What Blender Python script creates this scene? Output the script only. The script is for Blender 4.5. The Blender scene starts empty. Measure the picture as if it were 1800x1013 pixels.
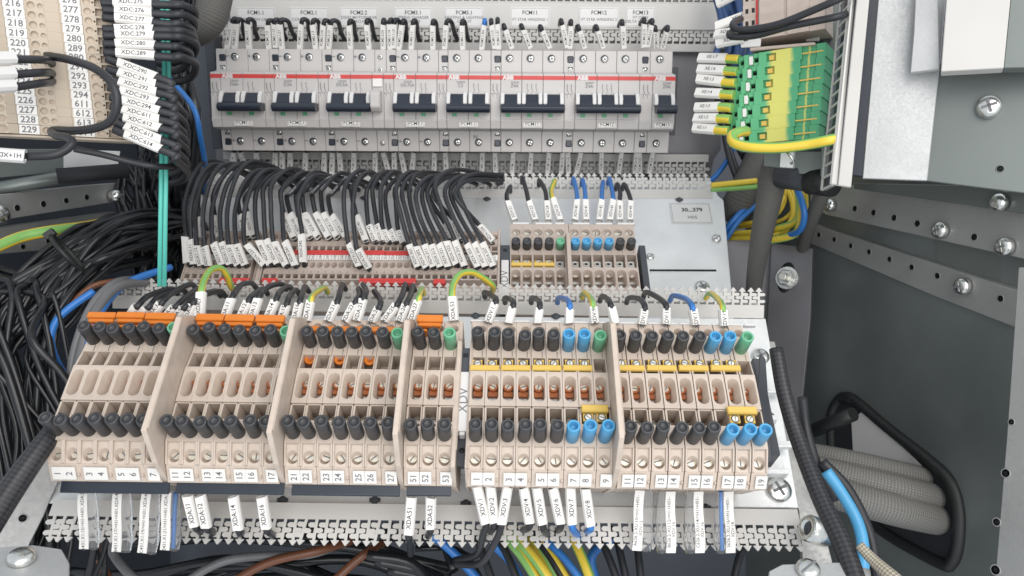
import bpy, bmesh, math, random
from mathutils import Vector, Matrix
R=random.Random(7)
S=0.001; F=1333.0; CX=900.0; CY=506.5
sc=bpy.context.scene; C=sc.collection
# ---------------- camera, world, lights, exposure
cam=bpy.data.objects.new('camera',bpy.data.cameras.new('camera')); C.objects.link(cam); sc.camera=cam
cam.data.sensor_width=36; cam.data.lens=36*F/1800; cam.data.clip_start=0.01; cam.data.clip_end=50
cam.rotation_euler=(math.radians(90),0,0)
cam.data.dof.use_dof=True; cam.data.dof.focus_distance=0.43; cam.data.dof.aperture_fstop=20.0
W=bpy.data.worlds.new("World"); sc.world=W; W.use_nodes=True
W.node_tree.nodes['Background'].inputs[0].default_value=(0.88,0.94,1.0,1); W.node_tree.nodes['Background'].inputs[1].default_value=0.82
def area(name,loc,tgt,sx,sy,power,col):
    l=bpy.data.lights.new(name,'AREA'); l.shape='RECTANGLE'; l.size=sx; l.size_y=sy; l.energy=power; l.color=col
    o=bpy.data.objects.new(name,l); C.objects.link(o); o.location=loc
    o.rotation_euler=(Vector(tgt)-Vector(loc)).to_track_quat('-Z','Y').to_euler(); return o
area('ceiling_light',(0.34,-0.40,0.46),(0,0.5,-0.03),1.0,0.6,6.6,(1,0.95,0.905))
area('room_light',(0.10,-0.62,-0.18),(0,0.5,-0.03),0.9,0.7,5.2,(1,0.975,0.95))
sc.view_settings.view_transform='Standard'; sc.view_settings.look='None'; sc.view_settings.exposure=0.05; sc.view_settings.gamma=1
sc.render.engine='CYCLES'
# ---------------- geometry of the place (millimetres, camera at the origin)
def U(px,py,Z): return Vector(((px-CX)/F*Z, Z, -(py-CY)/F*Z))
class Board:
    def __init__(s,O,u,n):
        n=Vector(n).normalized(); u=Vector(u); u=(u-n*u.dot(n)).normalized()
        s.O=Vector(O); s.u=u; s.n=n; s.v=n.cross(u)
    def pt(s,a,b,w=0): return s.O+s.u*a+s.v*b+s.n*w
    def P(s,px,py,w=0):
        d=U(px,py,1.0); t=(s.O.dot(s.n)+w)/d.dot(s.n); return d*t
    def un(s,px,py,w=0):
        q=s.P(px,py,w)-s.O; return q.dot(s.u),q.dot(s.v)
    def V(s,py,w=0,px=843): return s.un(px,py,w)[1]
    def M(s,a=0,b=0,w=0):
        m=Matrix((s.u,s.v,s.n)).transposed().to_4x4(); m.translation=s.pt(a,b,w)*S; return m
    def W(s,py,b,a=0):
        lo,hi=-60,140
        f=lambda w:(lambda p:CY-p.z/p.y*F)(s.pt(a,b,w))
        up=f(hi)<f(lo)
        for _ in range(40):
            m=(lo+hi)/2
            if (f(m)>py)==up: lo=m
            else: hi=m
        return (lo+hi)/2
def plane3(p,q,r):
    a,b,c=U(*p),U(*q),U(*r); n=(b-a).cross(c-a).normalized()
    if n.y>0: n=-n
    return Board(a,b-a if (b-a).x>0 else a-b,n)
T35=math.tan(math.radians(35))
nL=Vector((0.02,-1,T35)).normalized(); uL=Vector((1,0,-0.0095))
L=Board(U(900,690,392)-nL*60,uL,nL)
nM=Vector((0.0,-1,T35)).normalized()
Mb=Board(U(900,400,601),Vector((1,0,-0.004)),nM)
nB=Vector((0,-1,-math.tan(math.radians(12)))).normalized()
B=Board(U(780,175,615)-nB*68,Vector((1,0,-0.006)),nB)
# ---------------- materials
def mat(name,col,rough=.45,metal=0,var=.06,scale=60,bump=0,bscale=400,trans=0,spec=.5,coat=0):
    m=bpy.data.materials.new(name); m.use_nodes=True; nt=m.node_tree; b=nt.nodes['Principled BSDF']
    b.inputs['Roughness'].default_value=rough; b.inputs['Metallic'].default_value=metal
    b.inputs['Specular IOR Level'].default_value=spec
    if coat: b.inputs['Coat Weight'].default_value=coat
    if trans: b.inputs['Transmission Weight'].default_value=trans; b.inputs['IOR'].default_value=1.2
    tc=nt.nodes.new('ShaderNodeTexCoord'); no=nt.nodes.new('ShaderNodeTexNoise'); no.inputs['Scale'].default_value=scale; no.inputs['Detail'].default_value=4
    nt.links.new(tc.outputs['Object'],no.inputs['Vector'])
    cr=nt.nodes.new('ShaderNodeValToRGB'); e=cr.color_ramp.elements
    e[0].position=.3; e[1].position=.7
    e[0].color=[max(0,c*(1-var)) for c in col]+[1]; e[1].color=[min(1,c*(1+var)) for c in col]+[1]
    nt.links.new(no.outputs[0],cr.inputs[0]); nt.links.new(cr.outputs[0],b.inputs['Base Color'])
    if bump:
        n2=nt.nodes.new('ShaderNodeTexNoise'); n2.inputs['Scale'].default_value=bscale; nt.links.new(tc.outputs['Object'],n2.inputs['Vector'])
        bp=nt.nodes.new('ShaderNodeBump'); bp.inputs['Strength'].default_value=bump; bp.inputs['Distance'].default_value=.0003
        nt.links.new(n2.outputs[0],bp.inputs['Height']); nt.links.new(bp.outputs[0],b.inputs['Normal'])
    return m
def zinc(name,col,rough,spangle=.18,metal=.85,scale=260):
    m=mat(name,col,rough,metal,.08,30,.25,500); nt=m.node_tree; b=nt.nodes['Principled BSDF']
    tc=nt.nodes.new('ShaderNodeTexCoord'); vo=nt.nodes.new('ShaderNodeTexVoronoi'); vo.inputs['Scale'].default_value=scale
    nt.links.new(tc.outputs['Object'],vo.inputs['Vector'])
    mr=nt.nodes.new('ShaderNodeMapRange'); mr.inputs['To Min'].default_value=rough-spangle/2; mr.inputs['To Max'].default_value=rough+spangle
    sp=nt.nodes.new('ShaderNodeSeparateColor'); nt.links.new(vo.outputs['Color'],sp.inputs[0]); nt.links.new(sp.outputs[0],mr.inputs[0]); nt.links.new(mr.outputs[0],b.inputs['Roughness'])
    return m
def braid(name,c1,c2,scale=1.0,rough=.7):
    m=mat(name,c1,rough,0,.1); nt=m.node_tree; b=nt.nodes['Principled BSDF']
    uv=nt.nodes.new('ShaderNodeUVMap'); mp=nt.nodes.new('ShaderNodeMapping'); mp.inputs['Rotation'].default_value=(0,0,math.radians(45)); mp.inputs['Scale'].default_value=(scale,scale,1)
    ck=nt.nodes.new('ShaderNodeTexChecker'); ck.inputs['Scale'].default_value=1; ck.inputs['Color1'].default_value=list(c1)+[1]; ck.inputs['Color2'].default_value=list(c2)+[1]
    nt.links.new(uv.outputs[0],mp.inputs[0]); nt.links.new(mp.outputs[0],ck.inputs[0]); nt.links.new(ck.outputs[0],b.inputs['Base Color'])
    bp=nt.nodes.new('ShaderNodeBump'); bp.inputs['Strength'].default_value=.5; bp.inputs['Distance'].default_value=.0004
    nt.links.new(ck.outputs[1],bp.inputs['Height']); nt.links.new(bp.outputs[0],b.inputs['Normal'])
    return m
MT=dict(
 beige=mat('beige_plastic',(.54,.455,.385),.5,0,.10,110,.15,900),
 beige2=mat('taupe_plastic',(.45,.375,.325),.5,0,.09,110,.15,900),
 beige3=mat('cream_plastic',(.50,.42,.33),.5,0,.05,25,.1,900),
 grey=mat('light_grey_plastic',(.55,.535,.51),.45,0,.03,20,.1,900),
 brk=mat('breaker_housing_plastic',(.52,.495,.48),.4,0,.03,20,.1,900),
 white=mat('white_marker_plastic',(.74,.72,.69),.45,0,.03,40),
 paper=mat('white_label_plastic',(.66,.65,.64),.35,0,.02,40),
 ink=mat('black_print',(.03,.03,.035),.6,0,.1),
 ink2=mat('grey_print_and_shade',(.16,.16,.17),.6,0,.1),  # print grey; also painted shade in screw slots and round jumper screws
 black=mat('black_socket_plastic',(.045,.046,.050),.42,0,.2,150),
 wire=mat('black_wire_insulation',(.026,.027,.031),.40,0,.25,60,.15,500,spec=.4),
 navy=mat('dark_navy_plastic',(.016,.022,.036),.32,0,.1,60),
 dgrey=mat('dark_grey_plastic',(.060,.066,.078),.45,0,.1,50),
 strip=mat('glossy_charcoal_strip',(.022,.028,.040),.28,0,.1,50),
 blue=mat('blue_socket_plastic',(.075,.33,.58),.35,0,.06,50),
 bwire=mat('blue_wire_insulation',(.03,.17,.50),.35,0,.06,50),
 green=mat('green_socket_plastic',(.14,.42,.25),.35,0,.06,50),
 yel=mat('yellow_plastic',(.68,.46,.10),.4,0,.05,50),
 gw=mat('green_wire_stripe',(.22,.45,.12),.35,0,.06,50),
 yw=mat('yellow_wire_stripe',(.70,.52,.05),.35,0,.06,50),
 orange=mat('orange_plastic',(.68,.20,.025),.35,0,.05,50),
 wprint=None,cable=mat('glossy_black_cable_jacket',(.012,.013,.015),.28,0,.3,40,.15,300),
 zincp=zinc('spangled_door_steel',(.46,.465,.465),.46,.10,.5,900),
 rust=mat('copper_brown_plastic',(.42,.14,.05),.45,0,.1,50),
 red=mat('red_plastic',(.58,.05,.045),.4,0,.05,50),
 teal=mat('teal_strap_plastic',(.10,.50,.42),.35,0,.05,50),
 dark=mat('black_and_cavity_shade',(.012,.013,.016),.7),  # near-black; also painted in for the shade inside holes and slots
 brown=mat('brown_wire_insulation',(.15,.055,.025),.4,0,.1),
 gwire=mat('grey_wire_insulation',(.15,.15,.155),.4,0,.1),
 steel=mat('bright_screw_steel',(.72,.72,.69),.25,1,.1,200,.3,600),
 brass=mat('tarnished_screw_metal',(.80,.78,.70),.42,.8,.12,200,.2,700),
 zinc=zinc('galvanised_plate',(.74,.75,.75),.42,.14,.35,700),
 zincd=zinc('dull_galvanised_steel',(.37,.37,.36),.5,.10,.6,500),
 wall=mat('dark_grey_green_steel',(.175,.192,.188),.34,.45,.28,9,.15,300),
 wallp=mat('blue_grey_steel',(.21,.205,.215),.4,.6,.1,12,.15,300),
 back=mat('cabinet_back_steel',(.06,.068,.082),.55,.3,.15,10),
 clear=mat('clear_sleeve_plastic',(.9,.9,.9),.12,0,.01,10,trans=.92),
 xeg=mat('green_terminal_plastic',(.085,.34,.17),.42,0,.08,50),
 frame=mat('grey_green_painted_steel',(.17,.19,.182),.38,.5,.05,20),
 sbraid=braid('grey_braided_sleeving',(.12,.115,.105),(.075,.073,.068),1.0),
 sbraid2=braid('pale_grey_braided_sleeving',(.21,.205,.19),(.12,.117,.11),1.0),
 bbraid=braid('black_braided_sleeving',(.035,.035,.04),(.014,.014,.016),1.0,.45),
 dblue=mat('dark_blue_wire_insulation',(.02,.055,.15),.45,0,.1),
 rope=braid('cream_braided_cord',(.42,.38,.30),(.20,.18,.14),1.0),
 rubber=mat('black_rubber_edging',(.012,.013,.013),.5,0,.2),
)
def printed_wire():
    m=mat('black_wire_with_print',(.024,.025,.029),.5,0,.25,60,.15,500,spec=.4); nt=m.node_tree; b=nt.nodes['Principled BSDF']; N=nt.nodes.new; Lk=nt.links.new
    uv=N('ShaderNodeUVMap'); sx=N('ShaderNodeSeparateXYZ'); Lk(uv.outputs[0],sx.inputs[0])
    def M_(op,a,v): 
        q=N('ShaderNodeMath'); q.operation=op; Lk(a,q.inputs[0]); q.inputs[1].default_value=v; return q.outputs[0]
    band=M_('LESS_THAN',M_('ABSOLUTE',M_('SUBTRACT',sx.outputs[0],2.6),0),.75)
    no=N('ShaderNodeTexNoise'); no.inputs['Scale'].default_value=1.9; no.inputs['Detail'].default_value=3; Lk(uv.outputs[0],no.inputs['Vector'])
    n2=N('ShaderNodeTexNoise'); n2.inputs['Scale'].default_value=.045; Lk(uv.outputs[0],n2.inputs['Vector'])
    a=M_('GREATER_THAN',no.outputs[0],.54); c=M_('GREATER_THAN',n2.outputs[0],.5)
    q=N('ShaderNodeMath'); q.operation='MULTIPLY'; Lk(a,q.inputs[0]); Lk(c,q.inputs[1]); q2=N('ShaderNodeMath'); q2.operation='MULTIPLY'; Lk(q.outputs[0],q2.inputs[0]); Lk(band,q2.inputs[1])
    src=b.inputs['Base Color'].links[0].from_socket; mx=N('ShaderNodeMix'); mx.data_type='RGBA'; Lk(q2.outputs[0],mx.inputs['Factor']); Lk(src,mx.inputs[6]); mx.inputs[7].default_value=(.42,.42,.42,1); Lk(mx.outputs[2],b.inputs['Base Color'])
    return m
MT['wprint']=printed_wire()
def marbled(name):
    m=mat(name,(.08,.34,.17),.42); nt=m.node_tree; b=nt.nodes['Principled BSDF']
    tc=nt.nodes.new('ShaderNodeTexCoord'); no=nt.nodes.new('ShaderNodeTexNoise'); no.inputs['Scale'].default_value=45; no.inputs['Distortion'].default_value=1.5; no.inputs['Detail'].default_value=1
    nt.links.new(tc.outputs['Object'],no.inputs['Vector'])
    sx=nt.nodes.new('ShaderNodeSeparateXYZ'); nt.links.new(tc.outputs['Object'],sx.inputs[0])
    a=nt.nodes.new('ShaderNodeMath'); a.operation='MULTIPLY_ADD'; a.inputs[1].default_value=.006; nt.links.new(no.outputs[0],a.inputs[0]); nt.links.new(sx.outputs['X'],a.inputs[2])
    cr=nt.nodes.new('ShaderNodeValToRGB'); e=cr.color_ramp.elements
    mr=nt.nodes.new('ShaderNodeMapRange'); mr.inputs['From Min'].default_value=-.025; mr.inputs['From Max'].default_value=.035
    nt.links.new(a.outputs[0],mr.inputs[0]); nt.links.new(mr.outputs[0],cr.inputs[0])
    G=(.11,.42,.20,1); Y=(.62,.60,.15,1); G2=(.07,.33,.16,1)
    e[0].position=.0; e[0].color=G; e[1].position=1; e[1].color=G2
    for p,c in ((.34,G),(.38,Y),(.56,Y),(.60,G2),(.72,G2),(.74,Y),(.755,G2)):
        q=e.new(p); q.color=c
    nt.links.new(cr.outputs[0],b.inputs['Base Color']); return m
MT['marble']=marbled('marbled_green_yellow_plastic')
# ---------------- mesh builder
class MB:
    def __init__(s): s.v=[]; s.f=[]; s.m=[]; s.sm=[]; s.uv={}; s.T=Matrix.Identity(4)
    def add(s,vs,fs,mi=0,sm=False):
        o=len(s.v); s.v+= [s.T@Vector(p) for p in vs]
        for f in fs: s.f.append([o+i for i in f]); s.m.append(mi); s.sm.append(sm)
        return o
    def box(s,x0,x1,y0,y1,z0,z1,mi=0):
        s.add([(x0,y0,z0),(x1,y0,z0),(x1,y1,z0),(x0,y1,z0),(x0,y0,z1),(x1,y0,z1),(x1,y1,z1),(x0,y1,z1)],
              [(3,2,1,0),(4,5,6,7),(0,1,5,4),(1,2,6,5),(2,3,7,6),(3,0,4,7)],mi)
    def prism(s,poly,a,b,axis='z',mi=0):
        n=len(poly)
        def q(p,t):
            return (p[0],p[1],t) if axis=='z' else ((t,p[0],p[1]) if axis=='x' else (p[0],t,p[1]))
        s.add([q(p,a) for p in poly]+[q(p,b) for p in poly],
              [list(range(n))[::-1],[n+i for i in range(n)]]+[(i,(i+1)%n,n+(i+1)%n,n+i) for i in range(n)],mi)
    def lathe(s,prof,seg=20,mi=0,mis=None,sm=True,c=(0,0,0)):
        n=len(prof); vs=[]
        for r,z in prof:
            for k in range(seg):
                t=2*math.pi*k/seg; vs.append((c[0]+r*math.cos(t),c[1]+r*math.sin(t),c[2]+z))
        o=s.add(vs,[])
        for i in range(n-1):
            for k in range(seg):
                s.f.append([o+i*seg+k,o+i*seg+(k+1)%seg,o+(i+1)*seg+(k+1)%seg,o+(i+1)*seg+k]); s.m.append(mis[i] if mis else mi); s.sm.append(sm)
        for i,rev in ((0,True),(n-1,False)):
            if prof[i][0]>1e-6:
                r=[o+i*seg+k for k in range(seg)]
                s.f.append(r[::-1] if rev else r); s.m.append((mis[min(i,n-2)] if mis else mi)); s.sm.append(False)
    def block(s,x0,x1,y0,y1,zb,za,zc,hole=None,mi=0,mih=None):
        """block: bottom zb, top height za at y0 to zc at y1; hole=(cx,cy,r,half,depth)"""
        zt=lambda y: za+(zc-za)*(y-y0)/(y1-y0)
        B0=[(x0,y0),(x1,y0),(x1,y1),(x0,y1)]
        vs=[(x,y,zb) for x,y in B0]+[(x,y,zt(y)) for x,y in B0]
        fs=[(3,2,1,0),(0,1,5,4),(1,2,6,5),(2,3,7,6),(3,0,4,7)]
        if not hole: s.add(vs,fs+[(4,5,6,7)],mi); return
        s.add(vs,fs,mi); cx,cy,r,h,d=hole
        ang=[2*math.pi*k/24 for k in range(24)]+[math.atan2(y-cy,x-cx)%(2*math.pi) for x,y in B0]
        ang=sorted(set(round(a,5) for a in ang)); out=[];inn=[]
        for a in ang:
            dx,dy=math.cos(a),math.sin(a); t=1e9
            if dx>1e-6:t=min(t,(x1-cx)/dx)
            if dx<-1e-6:t=min(t,(x0-cx)/dx)
            if dy>1e-6:t=min(t,(y1-cy)/dy)
            if dy<-1e-6:t=min(t,(y0-cy)/dy)
            out.append((cx+dx*t,cy+dy*t))
            if h>0:
                # stadium along y : support by ray
                lo,hi=0,r+h+1
                for _ in range(24):
                    m=(lo+hi)/2; px,py=dx*m,dy*m; ddy=max(0,abs(py)-h)
                    if px*px+ddy*ddy<r*r: lo=m
                    else: hi=m
                inn.append((cx+dx*lo,cy+dy*lo))
            else: inn.append((cx+dx*r,cy+dy*r))
        n=len(ang); o=s.add([(x,y,zt(y)) for x,y in out]+[(x,y,zt(y)) for x,y in inn]+[(x,y,zt(y)-d) for x,y in inn],[])
        for i in range(n):
            j=(i+1)%n
            s.f.append([o+i,o+j,o+n+j,o+n+i]); s.m.append(mi); s.sm.append(False)
            s.f.append([o+n+i,o+n+j,o+2*n+j,o+2*n+i]); s.m.append(mi); s.sm.append(True)
        s.f.append([o+2*n+i for i in range(n)]); s.m.append(mi if mih is None else mih); s.sm.append(False)
    def tube(s,pts,r,seg=10,mi=0,two=None,caps=True,twist=0.0,phase=0,uvs=0,flat=1.0):
        n=len(pts); up=Vector((.3,.2,.93)); o=len(s.v); L_=0; rr=r if isinstance(r,(list,tuple)) else [r]*n
        prevx=None; acc=[]
        for i,p in enumerate(pts):
            t=(pts[min(i+1,n-1)]-pts[max(i-1,0)]).normalized()
            if prevx is None: x=t.orthogonal().normalized() if abs(t.dot(up))>.99 else t.cross(up).normalized()
            else: x=(prevx-t*prevx.dot(t)).normalized()
            prevx=x; y=t.cross(x)
            if i: L_+=(pts[i]-pts[i-1]).length
            acc.append(L_)
            for k in range(seg):
                a=2*math.pi*k/seg+twist*L_+phase
                s.v.append(s.T@(p+x*(math.cos(a)*rr[i])+y*(math.sin(a)*rr[i]*flat)))
        for i in range(n-1):
            for k in range(seg):
                s.f.append([o+i*seg+k,o+i*seg+(k+1)%seg,o+(i+1)*seg+(k+1)%seg,o+(i+1)*seg+k])
                s.m.append(two[1] if (two and (k//3)%2) else (two[0] if two else mi)); s.sm.append(True)
                if uvs:
                    nk=max(4,2*round(math.pi*rr[0]/uvs)); a0=k/seg*nk; a1=(k+1)/seg*nk
                    s.uv[len(s.f)-1]=[(a0,acc[i]/uvs),(a1,acc[i]/uvs),(a1,acc[i+1]/uvs),(a0,acc[i+1]/uvs)]
        if caps:
            s.f.append([o+k for k in range(seg)][::-1]); s.f.append([o+(n-1)*seg+k for k in range(seg)]); s.m+=[mi,mi]; s.sm+=[False,False]
    def mesh(s,name,mats,bevel=0):
        me=bpy.data.meshes.new(name); me.from_pydata([p*S for p in s.v],[],s.f)
        for m in (mats if isinstance(mats,(list,tuple)) else [mats]): me.materials.append(MT[m])
        me.polygons.foreach_set('material_index',s.m); me.polygons.foreach_set('use_smooth',s.sm)
        if s.uv:
            ul=me.uv_layers.new()
            for pi,q in s.uv.items():
                for li,c in zip(me.polygons[pi].loop_indices,q): ul.data[li].uv=c
        if bevel:
            bm=bmesh.new(); bm.from_mesh(me)
            es=[e for e in bm.edges if len(e.link_faces)==2 and e.calc_face_angle(0)>.6 and not (e.link_faces[0].smooth and e.link_faces[1].smooth)]
            bmesh.ops.bevel(bm,geom=es,offset=bevel*S,segments=1,affect='EDGES',clamp_overlap=True)
            bm.to_mesh(me); bm.free()
        me.update(); return me
def put(name,me,parent=None,M=None):
    o=bpy.data.objects.new(name,me); C.objects.link(o)
    if parent is not None: o.parent=parent
    if M is not None: o.matrix_local=M
    return o
def tag(o,label,cat,group=None,kind=None):
    if label:o['label']=label
    if cat:o['category']=cat
    if group:o['group']=group
    if kind:o['kind']=kind
    return o
def thing(name,label,cat,M,group=None):
    return tag(put(name,None,None,M),label,cat,group)
TR=lambda x,y,z: Matrix.Translation((x*S,y*S,z*S))
_tc={}
def text_mesh(s,size,m='ink',spc=1.0,bold=0.0):
    k=(s,round(size,2),m,bold)
    if k in _tc: return _tc[k]
    cu=bpy.data.curves.new('t','FONT'); cu.body=s; cu.size=size*S; cu.align_x='CENTER'; cu.align_y='CENTER'; cu.space_character=spc; cu.offset=bold*size*S; cu.resolution_u=2
    ob=bpy.data.objects.new('t',cu); C.objects.link(ob); bpy.context.view_layer.update()
    me=bpy.data.meshes.new_from_object(ob.evaluated_get(bpy.context.evaluated_depsgraph_get())); me.name='lettering'
    bpy.data.objects.remove(ob); me.materials.clear(); me.materials.append(MT[m]); _tc[k]=me; return me
def lettering(s,size,parent,x,y,z,rot=0,m='ink',bold=.012,spc=1.0,M=None):
    mm=TR(x,y,z)@Matrix.Rotation(rot,4,'Z')
    if M is not None: mm=M@mm
    return put('lettering',text_mesh(s,size,m,spc,bold),parent,mm)
def spline(P,n=8):
    P=[Vector(p) for p in P]; Q=[P[0]*2-P[1]]+P+[P[-1]*2-P[-2]]; out=[]
    for i in range(1,len(Q)-2):
        a,b,c,d=Q[i-1:i+3]
        for k in range(n):
            t=k/n; out.append(.5*((2*b)+(c-a)*t+(2*a-5*b+4*c-d)*t*t+(3*b-a-3*c+d)*t**3))
    out.append(P[-1]); return out
WM={'k':('wire',None),'b':('bwire',None),'gy':('gw',('yw')),'br':('brown',None),'g':('gwire',None),'t':('teal',None)}
def wire(name,pts,r,col='k',n=8,seg=10,label=None,cat='wire',group=None,kind=None,twist=.02,uvs=0,mt=None,flat=1.0):
    o=Vector(pts[0]); mb=MB(); P=[p-o for p in spline(pts,n)]
    if mt: mats=list(mt); two=None
    else:
        a,b=WM[col]; mats=[a]+([b] if b else []); two=(0,1,.5) if b else None
    mb.tube(P,r,seg if not two else 12,0,two,twist=twist if two else 0,phase=R.random()*6 if two else 0,uvs=uvs,flat=flat)
    if uvs and col=='k' and not mt: mats=['wprint']
    ob=put(name,mb.mesh(name,mats),None,TR(*o)); tag(ob,label,cat,group,kind); return ob
def frame_from(p0,p1,face):
    """origin p0, y axis to p1, z axis facing face"""
    y=(p1-p0).normalized(); z=(face-y*face.dot(y)).normalized(); x=y.cross(z)
    m=Matrix((x,y,z)).transposed().to_4x4(); m.translation=p0*S; return m,(p1-p0).length
def sleeve(p0,p1,face,w,parent,txt='',size=3,th=3.4,up=True,lab=None,m='white',tpos=.47):
    """printed sleeve: six sided hollow channel from p0 to p1, open at the ends"""
    M,Ln=frame_from(Vector(p0),Vector(p1),face); h=w/2; t=.45
    out=[(-h,0),(-h,th*.55),(-h*.72,th),(h*.72,th),(h,th*.55),(h,0),(h*.7,-th*.4),(-h*.7,-th*.4)]
    inn=[((x)*.82,(y-th*.3)*.72+th*.3) for x,y in out]
    mb=MB(); k=len(out)
    e=R.uniform(-.7,.7)
    def ring(pl,y): return [(x,y+(e*x/h if y>1 else -e*.6*x/h),z) for x,z in pl]
    o=mb.add(ring(out,0)+ring(out,Ln)+ring(inn,0)+ring(inn,Ln),[])
    for i in range(k):
        j=(i+1)%k
        for q in ((i,k+i,k+j,j),(2*k+j,3*k+j,3*k+i,2*k+i),(i,j,2*k+j,2*k+i),(k+j,k+i,3*k+i,3*k+j)):
            mb.f.append([o+a for a in q]); mb.m.append(0); mb.sm.append(False)
    inv=parent.matrix_basis.inverted() if parent is not None else Matrix.Identity(4)
    ob=put('marker_sleeve',mb.mesh('marker_sleeve',m),parent,inv@M)
    if lab: ob['label']=lab
    if txt: lettering(txt,size,ob,0,Ln*tpos,th+.06,math.pi/2 if up else -math.pi/2,bold=.01)
    return ob
def polyplate(name,bd,pts,th,m,label,cat='mounting plate',holes=(),bevel=.4,w=0,kind=None,parent=None,group=None):
    """flat plate on board bd outlined by image points, with thickness th behind it; holes=(px,py,r)"""
    P=[bd.un(x,y,w) for x,y in pts]; cx=sum(p[0] for p in P)/len(P); cy=sum(p[1] for p in P)/len(P)
    mb=MB(); mb.prism([(a-cx,b-cy) for a,b in P],-th,0,'z')
    A=sum(P[i][0]*P[(i+1)%len(P)][1]-P[(i+1)%len(P)][0]*P[i][1] for i in range(len(P)))
    if A<0: mb.f=[f[::-1] for f in mb.f]
    me=mb.mesh(name,m,bevel); ob=put(name,me,parent,bd.M(cx,cy,w))
    if parent is None: tag(ob,label,cat,group,kind)
    for i,(x,y,r) in enumerate(holes):
        a,b=bd.un(x,y,w); h=MB(); h.lathe([(r*1.12,.02),(r*1.12,.25),(r*.9,.3),(r*.86,.05)],18,0,mis=[0,0,1]); h.lathe([(r*.88,.08),(0,.08)],18,1)
        put('punched_hole',h.mesh('punched_hole',[m,'dark']),ob,TR(a-cx,b-cy,0))  # flat near-black disc paints the shade of a hole, nothing is cut
    return ob
def screw_mesh(r,h,kind='cross',m='steel',dome=.5):
    mb=MB(); mb.lathe([(r,0),(r,h*.5),(r*.86,h*.85),(r*.5,h),(0,h*1.03)],22,0)
    if kind=='cross':
        for a in (0,math.pi/2):
            mb.T=Matrix.Rotation(a+.4,4,'Z'); mb.box(-r*.6,r*.6,-r*.12,r*.12,h*.8,h*1.08,1)
    elif kind=='slot': mb.T=Matrix.Rotation(.6,4,'Z'); mb.box(-r*.9,r*.9,-r*.12,r*.12,h*.7,h*1.06,1)
    elif kind=='hex':
        mb.v=[];mb.f=[];mb.m=[];mb.sm=[]
        mb.lathe([(r*1.5,0),(r*1.5,h*.3)],24,0); mb.lathe([(r*1.15,h*.3),(r*1.15,h),(r*1.0,h*1.1)],6,0,sm=False); mb.lathe([(r*.55,h*1.0),(r*.55,h*2.2),(r*.45,h*2.3)],14,2)
    return mb.mesh('screw',[m,'ink2' if kind!='hex' else 'dark','brass'],.1)
def screw(bd,px,py,w,r,h,label,kind='cross',m='steel',group=None):
    a,b=bd.un(px,py,w); return tag(put('panel_screw' if kind!='hex' else 'hex_bolt',screw_mesh(r,h,kind,m),None,bd.M(a,b,w)),label,'screw' if kind!='hex' else 'bolt',group)
# ---------------- wiring duct side walls with interlocking fingers
def finger_wall(Ln,base0,base1,tip,p=5.6,th=.9,seed=1,messy=.25,arrow=True):
    """local: x along duct, y towards the finger tips, z outward face"""
    r=random.Random(seed); mb=MB(); mb.box(0,Ln,base0,base1,-th,0)
    n=int(Ln/p); H=tip-base1-(2.2 if arrow else 0)
    for k in range(n):
        x=(k+.5)*p; mb.T=Matrix.Identity(4); bend=r.uniform(-.02,.02)
        if r.random()<messy: bend=r.uniform(-.13,.13)
        tilt=r.uniform(-.03,.03)
        mb.T=Matrix.Translation((x,base1,0))@Matrix.Rotation(bend,4,'Z')@Matrix.Rotation(tilt,4,'X')
        sw=.75
        mb.box(-sw,sw,-.3,H,-th,0)
        tl=p-2*sw-.75; th_=H/4.45
        for j in range(2):
            y=H*(.16+.50*j); mb.prism([(sw-.02,y),(sw+tl*.75,y),(sw+tl,y+th_*.3),(sw+tl,y+th_*.7),(sw+tl*.75,y+th_),(sw-.02,y+th_)],-th+.05,-.05)
            y=H*(.42+.50*j); 
            if y+th_<H*1.02: mb.prism([(-sw+.02,y+th_),(-sw-tl*.75,y+th_),(-sw-tl,y+th_*.7),(-sw-tl,y+th_*.3),(-sw-tl*.75,y),(-sw+.02,y)],-th+.05,-.05)
        if arrow: mb.prism([(-2.2,H-.1),(2.2,H-.1),(.3,H+2.4),(-.3,H+2.4)],-th-.1,.12)
        else: mb.box(-p/2+.2,p/2-.2,H-.9,H,-th,-.02)
    mb.T=Matrix.Identity(4); return mb
def duct(label,M,Ln,base0,base1,tip,depth,seed=1,p=5.6,m='grey',back=True,messy=.25,floor=True):
    t=thing('wiring_duct',label,'wiring duct',M)
    put('slotted_wall',finger_wall(Ln,base0,base1,tip,p,seed=seed,messy=messy).mesh('slotted_wall',m,0),t)
    if back: put('slotted_wall',finger_wall(Ln,base0,base1,base1+(tip-base1)*.62,p,seed=seed+9,messy=.1,arrow=False).mesh('slotted_wall',m,0),t,TR(0,0,-depth))
    if floor:
        mb=MB(); mb.box(0.1,Ln-.1,base0,base0+1.2,-depth+.1,-1.2); put('duct_floor',mb.mesh('duct_floor',m),t)
    return t
def basis(x,y,z,o):
    m=Matrix((x,y,z)).transposed().to_4x4(); m.translation=o*S; return m
# ================= mounting plates and cabinet shell
# lower plate
polyplate('mounting_plate',L,[(196,552),(1346,560),(1404,893),(84,884)],2,'zinc','lower bright zinc mounting plate under the large beige terminal strips',w=0)
polyplate('mounting_plate',Mb,[(350,306),(1250,318),(1262,344),(1272,352),(1286,512),(1290,560),(318,556),(326,490)],2,'zinc','middle zinc mounting plate behind the small terminals and the 30...379 label',w=0)
polyplate('mounting_plate',B,[(360,-60),(1300,-60),(1300,20),(1268,30),(1268,262),(1255,280),(1245,330),(382,330)],2,'wallp','upper grey mounting plate behind the row of circuit breakers',w=0)
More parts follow.
